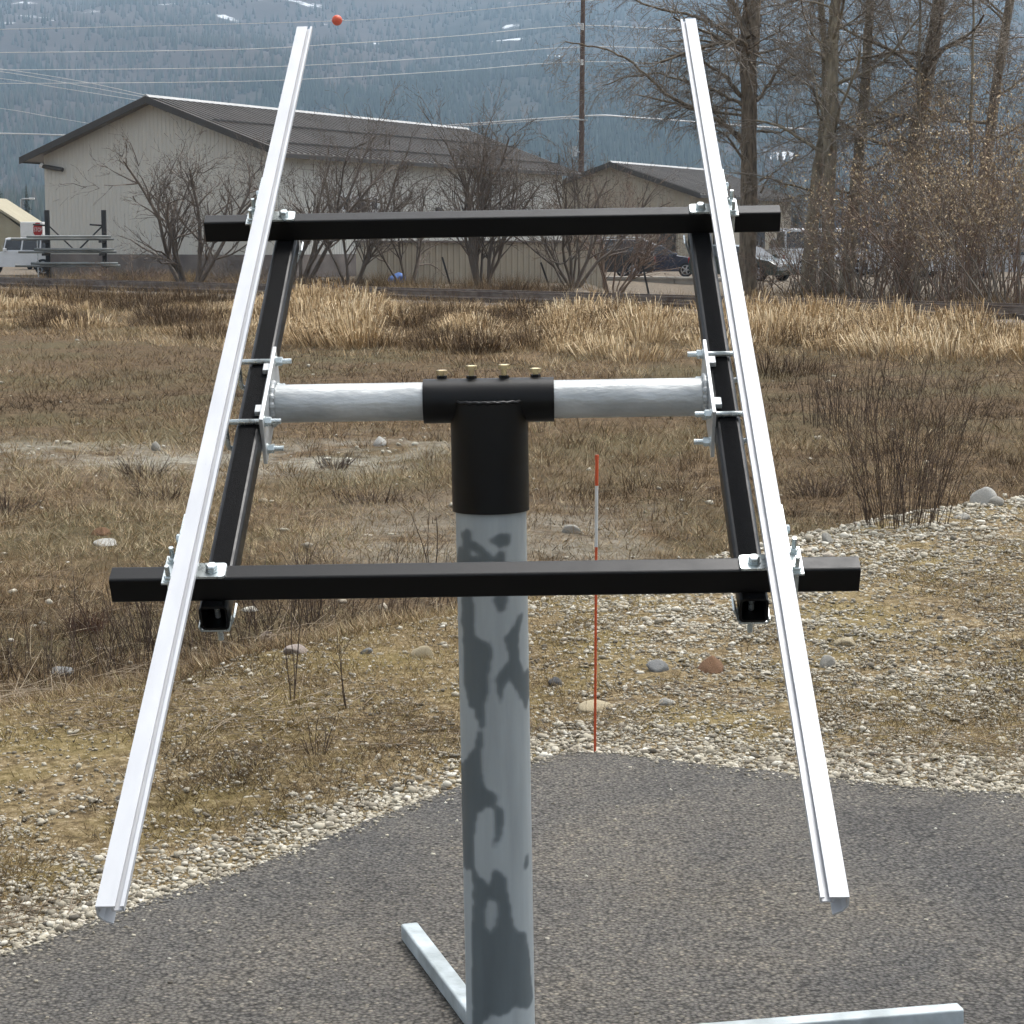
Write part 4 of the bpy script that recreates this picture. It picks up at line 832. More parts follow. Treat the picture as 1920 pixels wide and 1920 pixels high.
pxof = lambda v: float(proj(np.array(v))[0]); pyof = lambda v: float(proj(np.array(v))[1])
def corrugated(mb, p0, p1, z0f, z1f, pitch, depth, nrm):
    """vertical ribbed siding between two ground points; z0f/z1f give the foot and head height at a fraction"""
    Ln = (p1 - p0).length; k = max(2, int(Ln / pitch)); vs = []; fs = []
    for i in range(k + 1):
        for fr, dd in ((0.0, 0), (0.62, 0), (0.70, depth), (0.92, depth)):
            t = min(1.0, (i + fr) / k)
            if i == k and fr > 0: break
            q = p0.lerp(p1, t) + nrm * dd; vs += [(q.x, q.y, z0f(t)), (q.x, q.y, z1f(t))]
    m_ = len(vs) // 2; fs = [(2 * i, 2 * i + 2, 2 * i + 3, 2 * i + 1) for i in range(m_ - 1)]
    mb.add(vs, fs); return mb
def gable_building(name, label, apex, half, Lw, eave_drop, zbase, over_r, over_e, ms_g, ms_l, skirt=0.0, seam=0.45, snowguard=False):
    """local x across the gable, y along the ridge; apex = world point of the near ridge end"""
    root = empty(name, (apex.x, apex.y, zbase), RA); zr = apex.z - zbase; ze = zr - eave_drop; sl = eave_drop / half
    hw = half - over_e; zw = zr - sl * hw - 0.12                       # wall line and its height under the eave
    y0, y1 = over_r, Lw - over_r
    wt = MB(); corrugated(wt, Vector((-hw, y0, 0)), Vector((hw, y0, 0)), lambda t: skirt, lambda t: zr - 0.12 - sl * abs(2 * t - 1) * hw, 0.22, -0.02, Vector((0, 1, 0))); wt.build('gable_wall', ms_g, root, fix=False)
    wt = MB(); corrugated(wt, Vector((hw, y0, 0)), Vector((hw, y1, 0)), lambda t: skirt, lambda t: zw, 0.22, 0.02, Vector((1, 0, 0))); wt.build('side_wall', ms_l, root, fix=False)
    wt = MB(); wt.box(-hw, -hw + 0.05, y0 + 0.01, y1, 0, zw).box(-hw + 0.06, hw - 0.05, y1 - 0.05, y1, 0, zw); wt.build('rear_walls', ms_l, root)
    if skirt: MB().box(-hw - 0.02, hw + 0.04, y0 - 0.05, y0 + 0.02, -0.3, skirt).box(hw + 0.0, hw + 0.06, y0 + 0.02, y1, -0.3, skirt).build('skirting', m_found, root)
    for s in (-1, 1):
        rs = MB(); th = 0.16
        rs.add([(0, 0, zr), (s * half, 0, ze), (s * half, Lw, ze), (0, Lw, zr), (0, 0, zr - th), (s * half, 0, ze - th), (s * half, Lw, ze - th), (0, Lw, zr - th)], [(0, 1, 2, 3), (4, 7, 6, 5), (0, 4, 5, 1), (1, 5, 6, 2), (2, 6, 7, 3), (3, 7, 4, 0)])
        roof = rs.build('roof_slope', m_roof, root)
        sm_ = MB(); k = int(Lw / seam); nz_ = Vector((sl * s, 0, 1)).normalized()
        for i in range(1, k):
            y = i * Lw / k; a_ = Vector((0, y, zr)) ; e_ = Vector((s * (half + 0.03), y, ze - 0.03 * sl)); w2 = 0.035
            vs = [a_ + Vector((0, -w2, 0)), a_ + Vector((0, w2, 0)), e_ + Vector((0, w2, 0)), e_ + Vector((0, -w2, 0))]
            sm_.add(vs + [v + nz_ * 0.07 for v in vs], [(4, 5, 6, 7), (0, 4, 7, 3), (1, 2, 6, 5), (2, 3, 7, 6)])
        tag(sm_.build('seams', m_roof, roof, fix=False), kind='stuff')
        rk_ = MB(); 
        rk_.add([(0, -0.03, zr + 0.05), (s * half, -0.03, ze + 0.05), (s * half, -0.03, ze - 0.27), (0, -0.03, zr - 0.27), (0, 0.012, zr + 0.05), (s * half, 0.012, ze + 0.05), (s * half, 0.012, ze - 0.27), (0, 0.012, zr - 0.27)], [(0, 1, 2, 3), (4, 7, 6, 5), (0, 4, 5, 1), (1, 5, 6, 2), (2, 6, 7, 3), (3, 7, 4, 0)]); rk_.build('rake_trim', m_trim, root)
        MB().box(min(s * half, s * (half + 0.02)) , max(s * half, s * (half + 0.02)), 0.015, Lw, ze - 0.22, ze - 0.045).build('eave_trim', m_trim, root)
        if snowguard and s > 0:
            for fr in (0.45, 0.84):
                sg_ = MB(); sg_.box(half * fr - 0.03, half * fr + 0.03, 0.5, Lw - 0.5, zr - sl * half * fr + 0.08, zr - sl * half * fr + 0.15); sg_.build('snow_guard', m_trim, roof)
    MB().prism([(-0.22, zr - 0.22 * sl + 0.075), (0.22, zr - 0.22 * sl + 0.075), (0.02, zr + 0.125), (-0.02, zr + 0.125)], -0.02, Lw, 'y').build('ridge_cap', m_ridge, root)
    MB().box(-hw, hw, y0 + 0.06, y0 + 0.10, 0, ze - 0.4).box(hw - 0.1, hw - 0.06, y0 + 0.11, y1 - 0.06, 0, zw - 0.02).build('lining', m_trim, root)
    tag(root, label, 'building'); return root, hw, zr, zw, y0, y1
apex = at(273, 182, 95.0)
half = solve(lambda a: pxof(apex - gd * a), 33, 2, 20)
tipz = lambda a: at(33, 297, (apex - gd * a).y).z
drop = apex.z - tipz(half)
Lw = solve(lambda L: pxof(apex + rd * L), 876, 5, 120)
print('warehouse half', half, 'drop', drop, 'L', Lw, 'apex z', apex.z)
WZ = 0.0
wh, hw, zr, zw, y0, y1 = gable_building('warehouse', 'long taupe metal warehouse with brown ribbed roof, left behind the bare shrubs', apex, half, Lw, drop, WZ, 0.75, 0.85, m_sid, m_sidl, 1.05, 0.5, True)
fl = MB().cyl((-hw + 0.15, y0 - 0.25, zw - 0.55), (-hw + 1.25, y0 - 0.2, zw - 0.72), 0.10, k=12); fl.box(-hw + 0.55, -hw + 0.75, y0 - 0.2, y0, zw - 0.72, zw - 0.58); fl.build('wall_light', m_trim, wh)
MB().cyl((-hw + 0.02, y0 - 0.25, zw - 0.50), (-hw + 0.16, y0 - 0.25, zw - 0.55), 0.13, 0.10, k=12).build('light_lens', m_whp, wh)
def wall_y(px, x=None):      # along the side wall, where a photo column meets it
    M = Matrix.Translation(wh.location) @ Matrix.Rotation(RA, 4, 'Z'); return solve(lambda y: pxof(M @ Vector((hw, y, 3.0))), px, y0, y1)
for px in (647, 673, 699):
    y = wall_y(px); wz = 3.40
    fr = MB().box(hw + 0.03, hw + 0.09, y - 0.52, y + 0.52, wz - 0.35, wz + 0.42).build('window', m_whp, wh)
    MB().box(hw + 0.092, hw + 0.10, y - 0.27, y + 0.27, wz - 0.24, wz + 0.31).build('pane', m_glass, fr)
y = wall_y(819); MB().box(hw + 0.03, hw + 0.20, y - 0.18, y + 0.18, 2.95, 3.35).cyl((hw + 0.2, y, 3.0), (hw + 0.42, y, 2.85), 0.12, 0.16, k=10).build('wall_lamp', m_trim, wh)

apex2 = at(1143, 305, 128.0); half2 = solve(lambda a: pxof(apex2 + gd * a), 1314, 1, 20); drop2 = apex2.z - at(1314, 364, (apex2 + gd * half2).y).z
Lw2 = solve(lambda L: pxof(apex2 + rd * L), 1348, 4, 60)
print('office', half2, drop2, Lw2)
of, hw2, zr2, zw2, oy0, oy1 = gable_building('office_building', 'smaller tan building with brown roof behind the parked cars', apex2, half2, Lw2, drop2, 0.0, 0.6, 0.5, m_tan, m_tan, 0.0, 0.5)
for (x, wz, g_) in ((hw2 - 1.9, 1.6, True),):
    fr = MB().box(x - 0.62, x + 0.62, oy0 - 0.09, oy0 - 0.035, wz - 0.62, wz + 0.62).build('window', m_trim, of); MB().box(x - 0.50, x + 0.02, oy0 - 0.105, oy0 - 0.092, wz - 0.52, wz + 0.52).box(x + 0.08, x + 0.50, oy0 - 0.105, oy0 - 0.092, wz - 0.52, wz + 0.52).build('pane', m_glass, fr)
Mo = Matrix.Translation(of.location) @ Matrix.Rotation(RA, 4, 'Z')
for px in (1345, 1425):
    y = solve(lambda y: pxof(Mo @ Vector((hw2, y, 2.0))), px, oy0 - 4, oy1 + 4)
    fr = MB().box(hw2 + 0.035, hw2 + 0.09, y - 0.75, y + 0.75, 0.9, 2.3).build('window', m_trim, of); MB().box(hw2 + 0.092, hw2 + 0.105, y - 0.64, y - 0.04, 1.0, 2.2).box(hw2 + 0.092, hw2 + 0.105, y + 0.04, y + 0.64, 1.0, 2.2).build('pane', m_glass, fr)

# low ribbed tan shed in front of the warehouse
sa, sb_ = at(708, 545, 80.0), at(1132, 545, 84.0); z1s, z2s = at(708, 456, 80).z, at(1132, 452, 84).z
shz = -0.35; shed = empty('low_shed', (sa.x, sa.y, shz)); hh_ = (z1s + z2s) / 2 - shz
e = Vector((sb_.x - sa.x, sb_.y - sa.y, 0)); nrm = Vector((e.y, -e.x, 0)).normalized(); back = -nrm * 2.4
corrugated(MB(), Vector((0, 0, 0)), e, lambda t: 0, lambda t: hh_, 0.25, 0.03, nrm).build('ribbed_wall', m_tan, shed, fix=False)
bx = MB(); c_ = [Vector((0, 0, 0)) - nrm * 0.03, e - nrm * 0.03, e + back, back]; bx.add(c_ + [v + Vector((0, 0, hh_ - 0.02)) for v in c_], [(0, 3, 2, 1), (0, 1, 5, 4), (1, 2, 6, 5), (2, 3, 7, 6), (3, 0, 4, 7)]); bx.build('body', m_tan, shed)
rf_ = MB(); c_ = [nrm * 0.12 - e.normalized() * 0.1, e + nrm * 0.12 + e.normalized() * 0.1, e + back + e.normalized() * 0.1, back - e.normalized() * 0.1]; rf_.add([v + Vector((0, 0, hh_ - 0.015)) for v in c_] + [v + Vector((0, 0, hh_ + 0.06)) for v in c_], [(0, 3, 2, 1), (4, 5, 6, 7), (0, 1, 5, 4), (1, 2, 6, 5), (2, 3, 7, 6), (3, 0, 4, 7)]); rf_.build('roof', m_found, shed)
tag(shed, 'low tan ribbed metal shed behind the bare shrubs, below the upper beam', 'shed')

# concrete retaining wall under the parked cars
ca, cb = at(1110, 540, 88.0), at(1345, 540, 85.2)
e = Vector((cb.x - ca.x, cb.y - ca.y, 0)); rwz = -0.6; rw = empty('retaining_wall', (ca.x, ca.y, rwz), math.atan2(e.y, e.x)); topz = at(1240, 519, 86.5).z - rwz
for i in range(3):
    x0 = i * e.length / 3; MB().box(x0 + 0.01, x0 + e.length / 3 - 0.01, 0, 0.5, 0, topz - 0.10).build('concrete_block', m_conc, rw, bevel=0.02)
MB().box(-0.05, e.length + 0.05, -0.06, 0.56, topz - 0.10, topz).build('coping', m_conc, rw, bevel=0.015)
tag(rw, 'low pale concrete retaining wall below the dark blue parked car', 'wall')
# ------------------------------------------------------------------ vehicles
m_tyre = pmat('tyre_rubber', (0.018, 0.018, 0.019), 0.85, 0, (0.012, 0.012, 0.012), 9)
m_rim = pmat('alloy_rim', (0.48, 0.49, 0.50), 0.35, 0.8, (0.36, 0.37, 0.38), 6)
m_lamp = pmat('lamp_lens', (0.70, 0.71, 0.70), 0.15, 0, (0.6, 0.6, 0.6), 6, spec=0.8)
m_rlamp = pmat('red_lens', (0.35, 0.02, 0.015), 0.2, 0, (0.25, 0.015, 0.01), 6)
def paint(name, c):
    m = pmat(name, c, 0.3, 0.0, tuple(q * 0.9 for q in c), 2); m.node_tree.nodes['Principled BSDF'].inputs['Coat Weight'].default_value = 0.6; return m
P_BLUE, P_GREY, P_GREEN, P_WHITE, P_SILV = paint('navy_paint', (0.020, 0.028, 0.055)), paint('charcoal_paint', (0.028, 0.028, 0.030)), paint('dark_green_paint', (0.022, 0.036, 0.030)), paint('white_body_paint', (0.74, 0.75, 0.76)), paint('silver_paint', (0.40, 0.41, 0.42))
SHAPES = {  # side profiles: lower body then greenhouse, x along the car, z up (fractions of length, metres)
 'wagon': (4.7, 1.80, [(0, .42), (0, .80), (.02, .95), (.05, 1.02), (.60, 1.00), (.72, .98), (.93, .84), (.985, .70), (1, .45), (.99, .26), (.03, .26)], [(.05, 1.02), (.10, 1.42), (.16, 1.50), (.48, 1.51), (.56, 1.44), (.72, .98)], .18, .80, .33),
 'suv':   (4.9, 1.90, [(0, .48), (0, .95), (.015, 1.12), (.60, 1.10), (.70, 1.06), (.94, .96), (.99, .80), (1, .45), (.985, .30), (.02, .30)], [(.015, 1.12), (.055, 1.66), (.10, 1.74), (.50, 1.75), (.58, 1.66), (.70, 1.06)], .19, .81, .37),
 'van':   (5.4, 2.00, [(0, .50), (0, 1.25), (.76, 1.25), (.95, 1.10), (.995, .90), (1, .45), (.985, .32), (.02, .32)], [(0, 1.25), (.01, 2.15), (.04, 2.28), (.62, 2.28), (.68, 2.18), (.80, 1.25)], .18, .82, .36),
 'pickup': (5.6, 1.95, [(0, .55), (0, 1.10), (.36, 1.12), (.37, 1.14), (.66, 1.14), (.74, 1.12), (.95, 1.04), (.995, .85), (1, .50), (.985, .36), (.02, .36)], [(.37, 1.14), (.385, 1.72), (.42, 1.82), (.57, 1.82), (.62, 1.72), (.70, 1.14)], .20, .82, .40),
 'jeep':  (4.2, 1.80, [(0, .55), (0, 1.15), (.02, 1.18), (.62, 1.18), (.64, 1.16), (.97, 1.10), (1, 1.0), (1, .55), (.97, .42), (.02, .42)], [(.005, 1.18), (.01, 1.78), (.03, 1.82), (.60, 1.82), (.63, 1.78), (.66, 1.18)], .20, .84, .40)}
def vehicle(name, label, shape, mat, loc, rz, flip=False, rack=False):
    Ln, W_, low, gh, w0, w1, wr = SHAPES[shape]; root = empty(name, loc, rz + (PI if flip else 0)); h = W_ / 2
    def loft(poly, ws):
        mb = MB(); k = len(poly); vs = []
        for s in (-1, -0.86, 0.86, 1):
            for (x, z) in poly: 
                inset = ws(z) * (1.0 if abs(s) == 1 else 1.0); sh = 0.97 if abs(s) == 1 else 1.0
                cx, cz = 0.5, 0.8
                vs.append((((x - cx) * sh + cx - 0.5) * Ln, s * inset, (z - cz) * (sh if z > cz else 1) + cz))
        fs = [(a * k + i, a * k + (i + 1) % k, (a + 1) * k + (i + 1) % k, (a + 1) * k + i) for a in range(3) for i in range(k)]
        mb.add(vs, fs); mb.add(vs[:k], [tuple(range(k))]); mb.add(vs[3 * k:], [tuple(range(k))[::-1]]); return mb
    body = loft(low, lambda z: h).build('body', mat, root)
    g0 = min(z for _, z in gh); g1 = max(z for _, z in gh)
    cab = loft(gh, lambda z: h * (0.95 - 0.14 * (z - g0) / (g1 - g0))).build('cabin', mat, root)
    # side windows and windscreen set just proud of the cabin
    gx0, gx1 = gh[0][0], gh[-1][0]; za, zb = g0 + 0.08 * (g1 - g0), g0 + 0.84 * (g1 - g0)
    def xat(z, fr):   # greenhouse front / rear edge at a height
        pts = sorted([p for p in gh if (p[0] > 0.5 * (gx0 + gx1)) == fr], key=lambda p: p[1]); return float(np.interp(z, [p[1] for p in pts], [p[0] for p in pts]))
    for s in (-1, 1):
        yb = lambda z: s * (h * (0.95 - 0.14 * (z - g0) / (g1 - g0)) + 0.012)
        cuts = [0.03, 0.33, 0.36, 0.66, 0.69, 0.97]
        for q in (0, 2, 4):
            X = lambda t, z: (xat(z, False) + (xat(z, True) - xat(z, False)) * t - 0.5) * Ln
            vs = [(X(cuts[q], za), yb(za), za), (X(cuts[q + 1], za), yb(za), za), (X(cuts[q + 1], zb), yb(zb), zb), (X(cuts[q], zb), yb(zb), zb)]
            wn = MB(); wn.add(vs + [(x, y - s * 0.03, z) for x, y, z in vs], [(0, 1, 2, 3), (0, 4, 5, 1), (1, 5, 6, 2), (2, 6, 7, 3), (3, 7, 4, 0)]); wn.build('side_window', m_glass, cab)
    for fr in (True, False):
        o_ = 0.014 * (1 if fr else -1); ww = lambda z: h * (0.88 - 0.14 * (z - g0) / (g1 - g0))
        vs = [((xat(z, fr) - 0.5) * Ln + o_, s * ww(z), z) for s, z in ((-1, za), (1, za), (1, zb), (-1, zb))]
        wn = MB(); wn.add(vs + [(x - o_ * 2.5, y, z) for x, y, z in vs], [(0, 1, 2, 3), (0, 4, 5, 1), (1, 5, 6, 2), (2, 6, 7, 3), (3, 7, 4, 0)]); wn.build('windscreen' if fr else 'rear_window', m_glass, cab)
    for wx in (w0, w1):
        for s in (-1, 1):
            x = (wx - 0.5) * Ln; ya = s * (h - 0.20); yb_ = s * (h + 0.012)
            ty_ = MB().cyl((x, ya, wr), (x, yb_, wr), wr, k=24); wheel = ty_.build('wheel', m_tyre, root)
            rm = MB().cyl((x, yb_ - s * 0.02, wr), (x, yb_ + s * 0.012, wr), wr * 0.30, wr * 0.26, k=16)
            for q in range(5):
                a = 2 * PI * q / 5; rm.path([(x, yb_ + s * 0.006, wr), (x + math.cos(a) * wr * 0.64, yb_ + s * 0.004, wr + math.sin(a) * wr * 0.64)], [0.045, 0.03], 6)
            rm.pipe((x, yb_ - s * 0.01, wr), (x, yb_ + s * 0.010, wr), wr * 0.70, wr * 0.62, 24); rm.build('rim', m_rim, wheel)
    for s in (-1, 1):
        zl = np.interp(0.97, [p[0] for p in low[:len(low) // 2 + 2]], [p[1] for p in low[:len(low) // 2 + 2]]) - 0.16
        MB().box(Ln / 2 - 0.10, Ln / 2 + 0.008, s * (h - 0.26) - 0.17, s * (h - 0.26) + 0.17, zl - 0.09, zl + 0.06).build('headlight', m_lamp, root, bevel=0.02)
        MB().box(-Ln / 2 - 0.008, -Ln / 2 + 0.06, s * (h - 0.16) - 0.11, s * (h - 0.16) + 0.11, 0.72, 0.98).build('tail_light', m_rlamp, root, bevel=0.02)
        MB().box((gh[-1][0] - 0.5) * Ln - 0.22, (gh[-1][0] - 0.5) * Ln - 0.05, min(s * h, s * (h + 0.16)), max(s * h, s * (h + 0.16)), g0 - 0.02, g0 + 0.13).build('mirror', mat, root, bevel=0.03)
        if rack: MB().path([((gh[2][0] - 0.5) * Ln, s * h * 0.72, g1), ((gh[2][0] - 0.46) * Ln, s * h * 0.72, g1 + 0.07), ((gh[3][0] - 0.53) * Ln, s * h * 0.72, g1 + 0.07), ((gh[3][0] - 0.5) * Ln, s * h * 0.72, g1)], 0.022, 6).build('roof_rail', m_rim, root)
    return tag(root, label, 'car' if shape in ('wagon', 'suv') else {'van': 'van', 'pickup': 'pickup', 'jeep': 'jeep'}[shape])
GZ0 = float(terrain(5, 98, False))
def vat(px, Y): p = at(px, 500, Y); return (p.x, Y, float(terrain(p.x, Y, False)))
vehicle('parked_car', 'dark blue wagon with roof rails, parked facing right above the concrete wall', 'wagon', P_BLUE, vat(1230, 97), -0.10, rack=True)
vehicle('parked_suv', 'charcoal off-road car half hidden behind the bare shrub, left of the blue wagon', 'suv', P_GREY, vat(1126, 93), -0.06, flip=True, rack=True)
vehicle('parked_car', 'dark green car behind the trunk of the leftmost big tree', 'wagon', P_GREEN, vat(1395, 88), -0.75)
vehicle('pickup_truck', 'small grey pickup far off between the office building and the trees', 'pickup', P_SILV, vat(1474, 128), -1.4)
vehicle('parked_van', 'white van seen through the brush between the double trunk and the third tree', 'van', P_WHITE, vat(1560, 104), 0.1)
vehicle('parked_pickup', 'white pickup seen through the brush right of the third tree', 'pickup', P_WHITE, vat(1668, 98), 0.15, flip=True)
vehicle('parked_suv', 'white off-road car deep in the brush near the right edge', 'suv', P_WHITE, vat(1775, 96), 0.1)
vehicle('parked_car', 'silver car deep in the brush at the right edge', 'wagon', P_SILV, vat(1885, 95), 0.05)
vehicle('jeep', 'white boxy jeep at the left edge beside the pipe rack', 'jeep', P_WHITE, vat(38, 101), 0.05, flip=True)

# ------------------------------------------------------------------ pipe rack at the warehouse corner
m_pipe = pmat('weathered_pipe', (0.26, 0.275, 0.265), 0.5, 0.3, (0.15, 0.155, 0.145), 1.2)
m_dsteel = pmat('dark_steel', (0.030, 0.028, 0.027), 0.6, 0.2, (0.02, 0.018, 0.017), 3)
ra_, rb_ = at(91, 500, 88.0), at(197, 500, 88.0); rz_ = float(terrain(ra_.x, 88, False)); sc = 88.0 / FPX
rack = tag(empty('pipe_rack', (ra_.x, 88.0, rz_)), 'dark steel storage rack with two tall posts at the warehouse corner', 'rack')
rl = rb_.x - ra_.x
hz_ = lambda py: at(91, py, 88.0).z - rz_
for x in (0.0, rl):
    MB().box(x - 0.09, x + 0.09, -0.09, 0.09, -0.05, hz_(394)).build('post', m_dsteel, rack)
    for py in (450, 474, 500): MB().box(x - 0.05, x + 0.05, -1.0, -0.09, hz_(py) - 0.12, hz_(py) - 0.02).build('arm', m_dsteel, rack)
    sgn = 1 if x == 0 else -1
    MB().path([(x + 0.05 * sgn, 0, hz_(423)), (x + 1.15 * sgn, 0.02, hz_(470))], 0.035, 6).build('brace', m_dsteel, rack)
    MB().path([(x, -0.02, hz_(423)), (x - 0.6, -0.02, hz_(421))], 0.04, 6).build('stub_arm', m_dsteel, rack)
for py, name_, x0, x1 in ((450, 'upper', -1.5, rl + 0.45), (474, 'middle', -1.2, rl + 0.55), (500, 'lowest', -1.35, rl + 0.7)):
    for q in range(6):
        ly, k_ = divmod(q, 3)
        p_ = MB().pipe((x0 + 0.23 * q, 0, 0), (x1 - 0.19 * ((q * 2) % 5), 0, 0), 0.055, 0.045, 10).build('steel_pipe', m_pipe)
        p_.location = (ra_.x, 88.0 - 0.25 - 0.22 * k_ - 0.10 * ly, rz_ + hz_(py) + 0.036 + 0.108 * ly)
        tag(p_, '%s grey steel pipe of the %s row on the %s arms of the pipe rack' % (('rear', 'middle', 'front')[k_], ('bottom', 'top')[ly], name_), 'pipe', 'pipes on the %s rack arms' % name_)
# left edge: beige roof, white trailer, stop sign, street lamp
m_beige = pmat('beige_roof', (0.36, 0.32, 0.22), 0.8, 0, (0.30, 0.265, 0.18), 1)
bl = at(-45, 470, 135.0); be = empty('beige_outbuilding', (bl.x, 135.0, 0.0)); hr = at(0, 394, 135).z; he = at(40, 421, 135).z
MB().prism([(-1.0, 0), (2.9, 0), (2.9, he - 0.15), (1.0, hr + 0.35), (-1.0, he)], 0, 6, 'y').build('wall', m_beige, be)
MB().prism([(0.4, hr + 0.75), (0.55, hr + 0.85), (3.25, he + 0.02), (3.2, he - 0.12)], -0.3, 6.3, 'y').build('roof', m_beige, be)
tag(be, 'beige outbuilding roof at the left edge behind the jeep', 'building')
tl_ = at(56, 440, 120.0); tr = empty('box_trailer', (tl_.x, 120.0, 0.0)); th_ = at(56, 416, 120).z
MB().box(-0.55, 0.75, 0, 4.5, 0.6, th_).build('box', m_whp, tr, bevel=0.04)
for y_ in (1.5, 3.0):
    for s in (-0.5, 0.55): MB().cyl((s, y_, 0.35), (s + 0.2, y_, 0.35), 0.35, k=18).build('wheel', m_tyre, tr)
tag(tr, 'white box trailer standing behind the stop sign', 'trailer')
m_red = pmat('sign_red', (0.42, 0.020, 0.022), 0.4, 0, (0.36, 0.016, 0.018), 4)
ss = at(70, 431, 96.0); zsg = float(terrain(ss.x, 96, False)); sg_ = empty('stop_sign', (ss.x, 96.0, zsg), 1.15); hs_ = ss.z - zsg
MB().path([(0, 0.02, -0.1), (0, 0.02, hs_ + 0.35)], 0.03, 8).build('post', m_galv, sg_)
oc = [(0.36 * math.cos(PI / 8 + i * PI / 4), hs_ + 0.36 * math.sin(PI / 8 + i * PI / 4)) for i in range(8)]
MB().prism([(x * 1.07, hs_ + (z - hs_) * 1.07) for x, z in oc], -0.02, -0.012, 'y').build('border', m_whp, sg_)
MB().prism(oc, -0.030, -0.022, 'y').build('face', m_red, sg_)
tcu = bpy.data.curves.new('word_stop', 'FONT'); tcu.body = 'STOP'; tcu.size = 0.27; tcu.align_x = 'CENTER'; tcu.align_y = 'CENTER'; tcu.extrude = 0.002; tcu.materials.append(m_whp)
ttmp = bpy.data.objects.new('lettering_curve', tcu); COL.objects.link(ttmp); bpy.context.view_layer.update(); tme = bpy.data.meshes.new_from_object(ttmp); bpy.data.objects.remove(ttmp); tob = meshobj('lettering', tme, m_whp, sg_); tob.location = (0, -0.036, hs_); tob.rotation_euler = (PI / 2, 0, 0)
tag(sg_, 'red octagonal stop sign at the left corner of the warehouse', 'sign')
lp = at(41, 440, 150.0); lmp = empty('street_lamp', (lp.x, 150.0, 0.0)); lh = at(41, 374, 150).z
MB().path([(0, 0, 0), (0, 0, lh), (0.15, 0, lh + 0.05), (0.72, 0, lh + 0.06)], [0.08, 0.055, 0.045, 0.04], 8).build('post', m_galv, lmp)
MB().box(0.6, 1.0, -0.12, 0.12, lh, lh + 0.12).build('lamp_head', m_whp, lmp, bevel=0.03)
tag(lmp, 'slim grey street lamp left of the warehouse', 'street lamp')

# utility pole, wires and marker ball
m_wood = pmat('utility_pole_wood', (0.125, 0.080, 0.058), 0.9, 0, (0.075, 0.048, 0.036), 1.5, stretch=(6, 6, 0.4))
m_wire = pmat('weathered_wire', (0.62, 0.62, 0.62), 0.5, 0.2, (0.52, 0.52, 0.52), 0.3)
UPY = 135.0; up0 = at(1089, 400, UPY); ptop = at(1092.5, -60, UPY)
pole2 = tag(empty('utility_pole', (up0.x, UPY, 0.0)), 'tall brown wooden utility pole with transformer, right of centre', 'utility pole')
MB().path([(0, 0, 0), (0.03, 0, ptop.z * 0.5), (0.10, 0, ptop.z)], [0.20, 0.17, 0.135], 14).build('pole', m_wood, pole2)
loc = lambda px, py, dy=0.0: at(px, py, UPY + dy) - Vector((up0.x, UPY, 0))
for (px, py) in ((1083, 48), (1083, 116)):
    a_ = loc(px + 8, py + 2); MB().path([a_, loc(px, py - 5)], 0.05, 8).build('insulator', m_whp, pole2)
    MB().cyl(loc(px + 8, py + 2) + Vector((0, -0.2, -0.15)), loc(px + 8, py + 2) + Vector((0, -0.2, 0.20)), 0.09, k=10).build('insulator', m_whp, pole2)
MB().cyl(loc(1092, 50, -0.2) + Vector((0, 0, -0.2)), loc(1092, 50, -0.2) + Vector((0, 0, 0.2)), 0.09, k=10).build('insulator', m_whp, pole2)
ca_ = loc(1067, 222, -0.25); cb_ = loc(1102, 226, -0.25); MB().path([ca_, cb_], 0.07, 4).build('crossarm', m_galv, pole2)
tq = loc(1078, 293, -0.2); MB().cyl(tq, loc(1078, 274, -0.2), 0.17, k=14).build('transformer', m_galv, pole2); MB().path([tq + Vector((0.1, 0, 0.3)), loc(1088, 285, -0.1)], 0.05, 6).build('bracket', m_galv, pole2)
MB().path([loc(1083, 246, -0.2), loc(1090, 246, 0)], 0.05, 6).build('bracket', m_galv, pole2)
def wire(label, pts, r=0.019):
    """pts (px, py, Y); a smooth sagging line through them"""
    P_ = [at(*p) for p in pts]; X = [p[0] for p in pts]; out = []
    n_ = len(P_)
    for i in range(n_ - 1):
        p0, p1, p2, p3 = P_[max(0, i - 1)], P_[i], P_[i + 1], P_[min(n_ - 1, i + 2)]
        for t in np.linspace(0, 1, 14, endpoint=(i == n_ - 2)):
            t = float(t); out.append(0.5 * ((2 * p1) + (p2 - p0) * t + (2 * p0 - 5 * p1 + 4 * p2 - p3) * t * t + (3 * p1 - p0 - 3 * p2 + p3) * t ** 3))
    return tag(MB().path(out, r, 5, False).build('overhead_wire', m_wire, fix=False), label, 'wire', 'overhead wires')
D0 = 128.0
wire('topmost faint overhead wire carrying the orange ball', [(-400, 62, 136), (0, 55, 135), (632, 39, 135), (860, 22, 135), (1091, 2, UPY), (1350, -2, 137), (2300, 4, 145)], 0.018)
wire('second overhead wire from the top, ending at the upper pole insulator', [(-400, 100, 120), (0, 98.5, 123), (427, 93, 127), (640, 82, 129), (860, 67, 132), (1091, 48, UPY), (1350, 56, 139), (2300, 70, 155)])
wire('third overhead wire from the top, meeting the pole between two insulators', [(-400, 130, 120), (0, 131, 123), (427, 127, 127), (640, 119, 129), (860, 105, 132), (1091, 88, UPY), (1350, 93, 139), (2300, 110, 155)])
wire('fourth overhead wire from the top, ending at the lower pole insulator', [(-400, 157, 120), (0, 156.5, 123), (427, 153, 127), (640, 145, 129), (860, 132, 132), (1088, 116, UPY), (1350, 122, 139), (2300, 140, 155)])
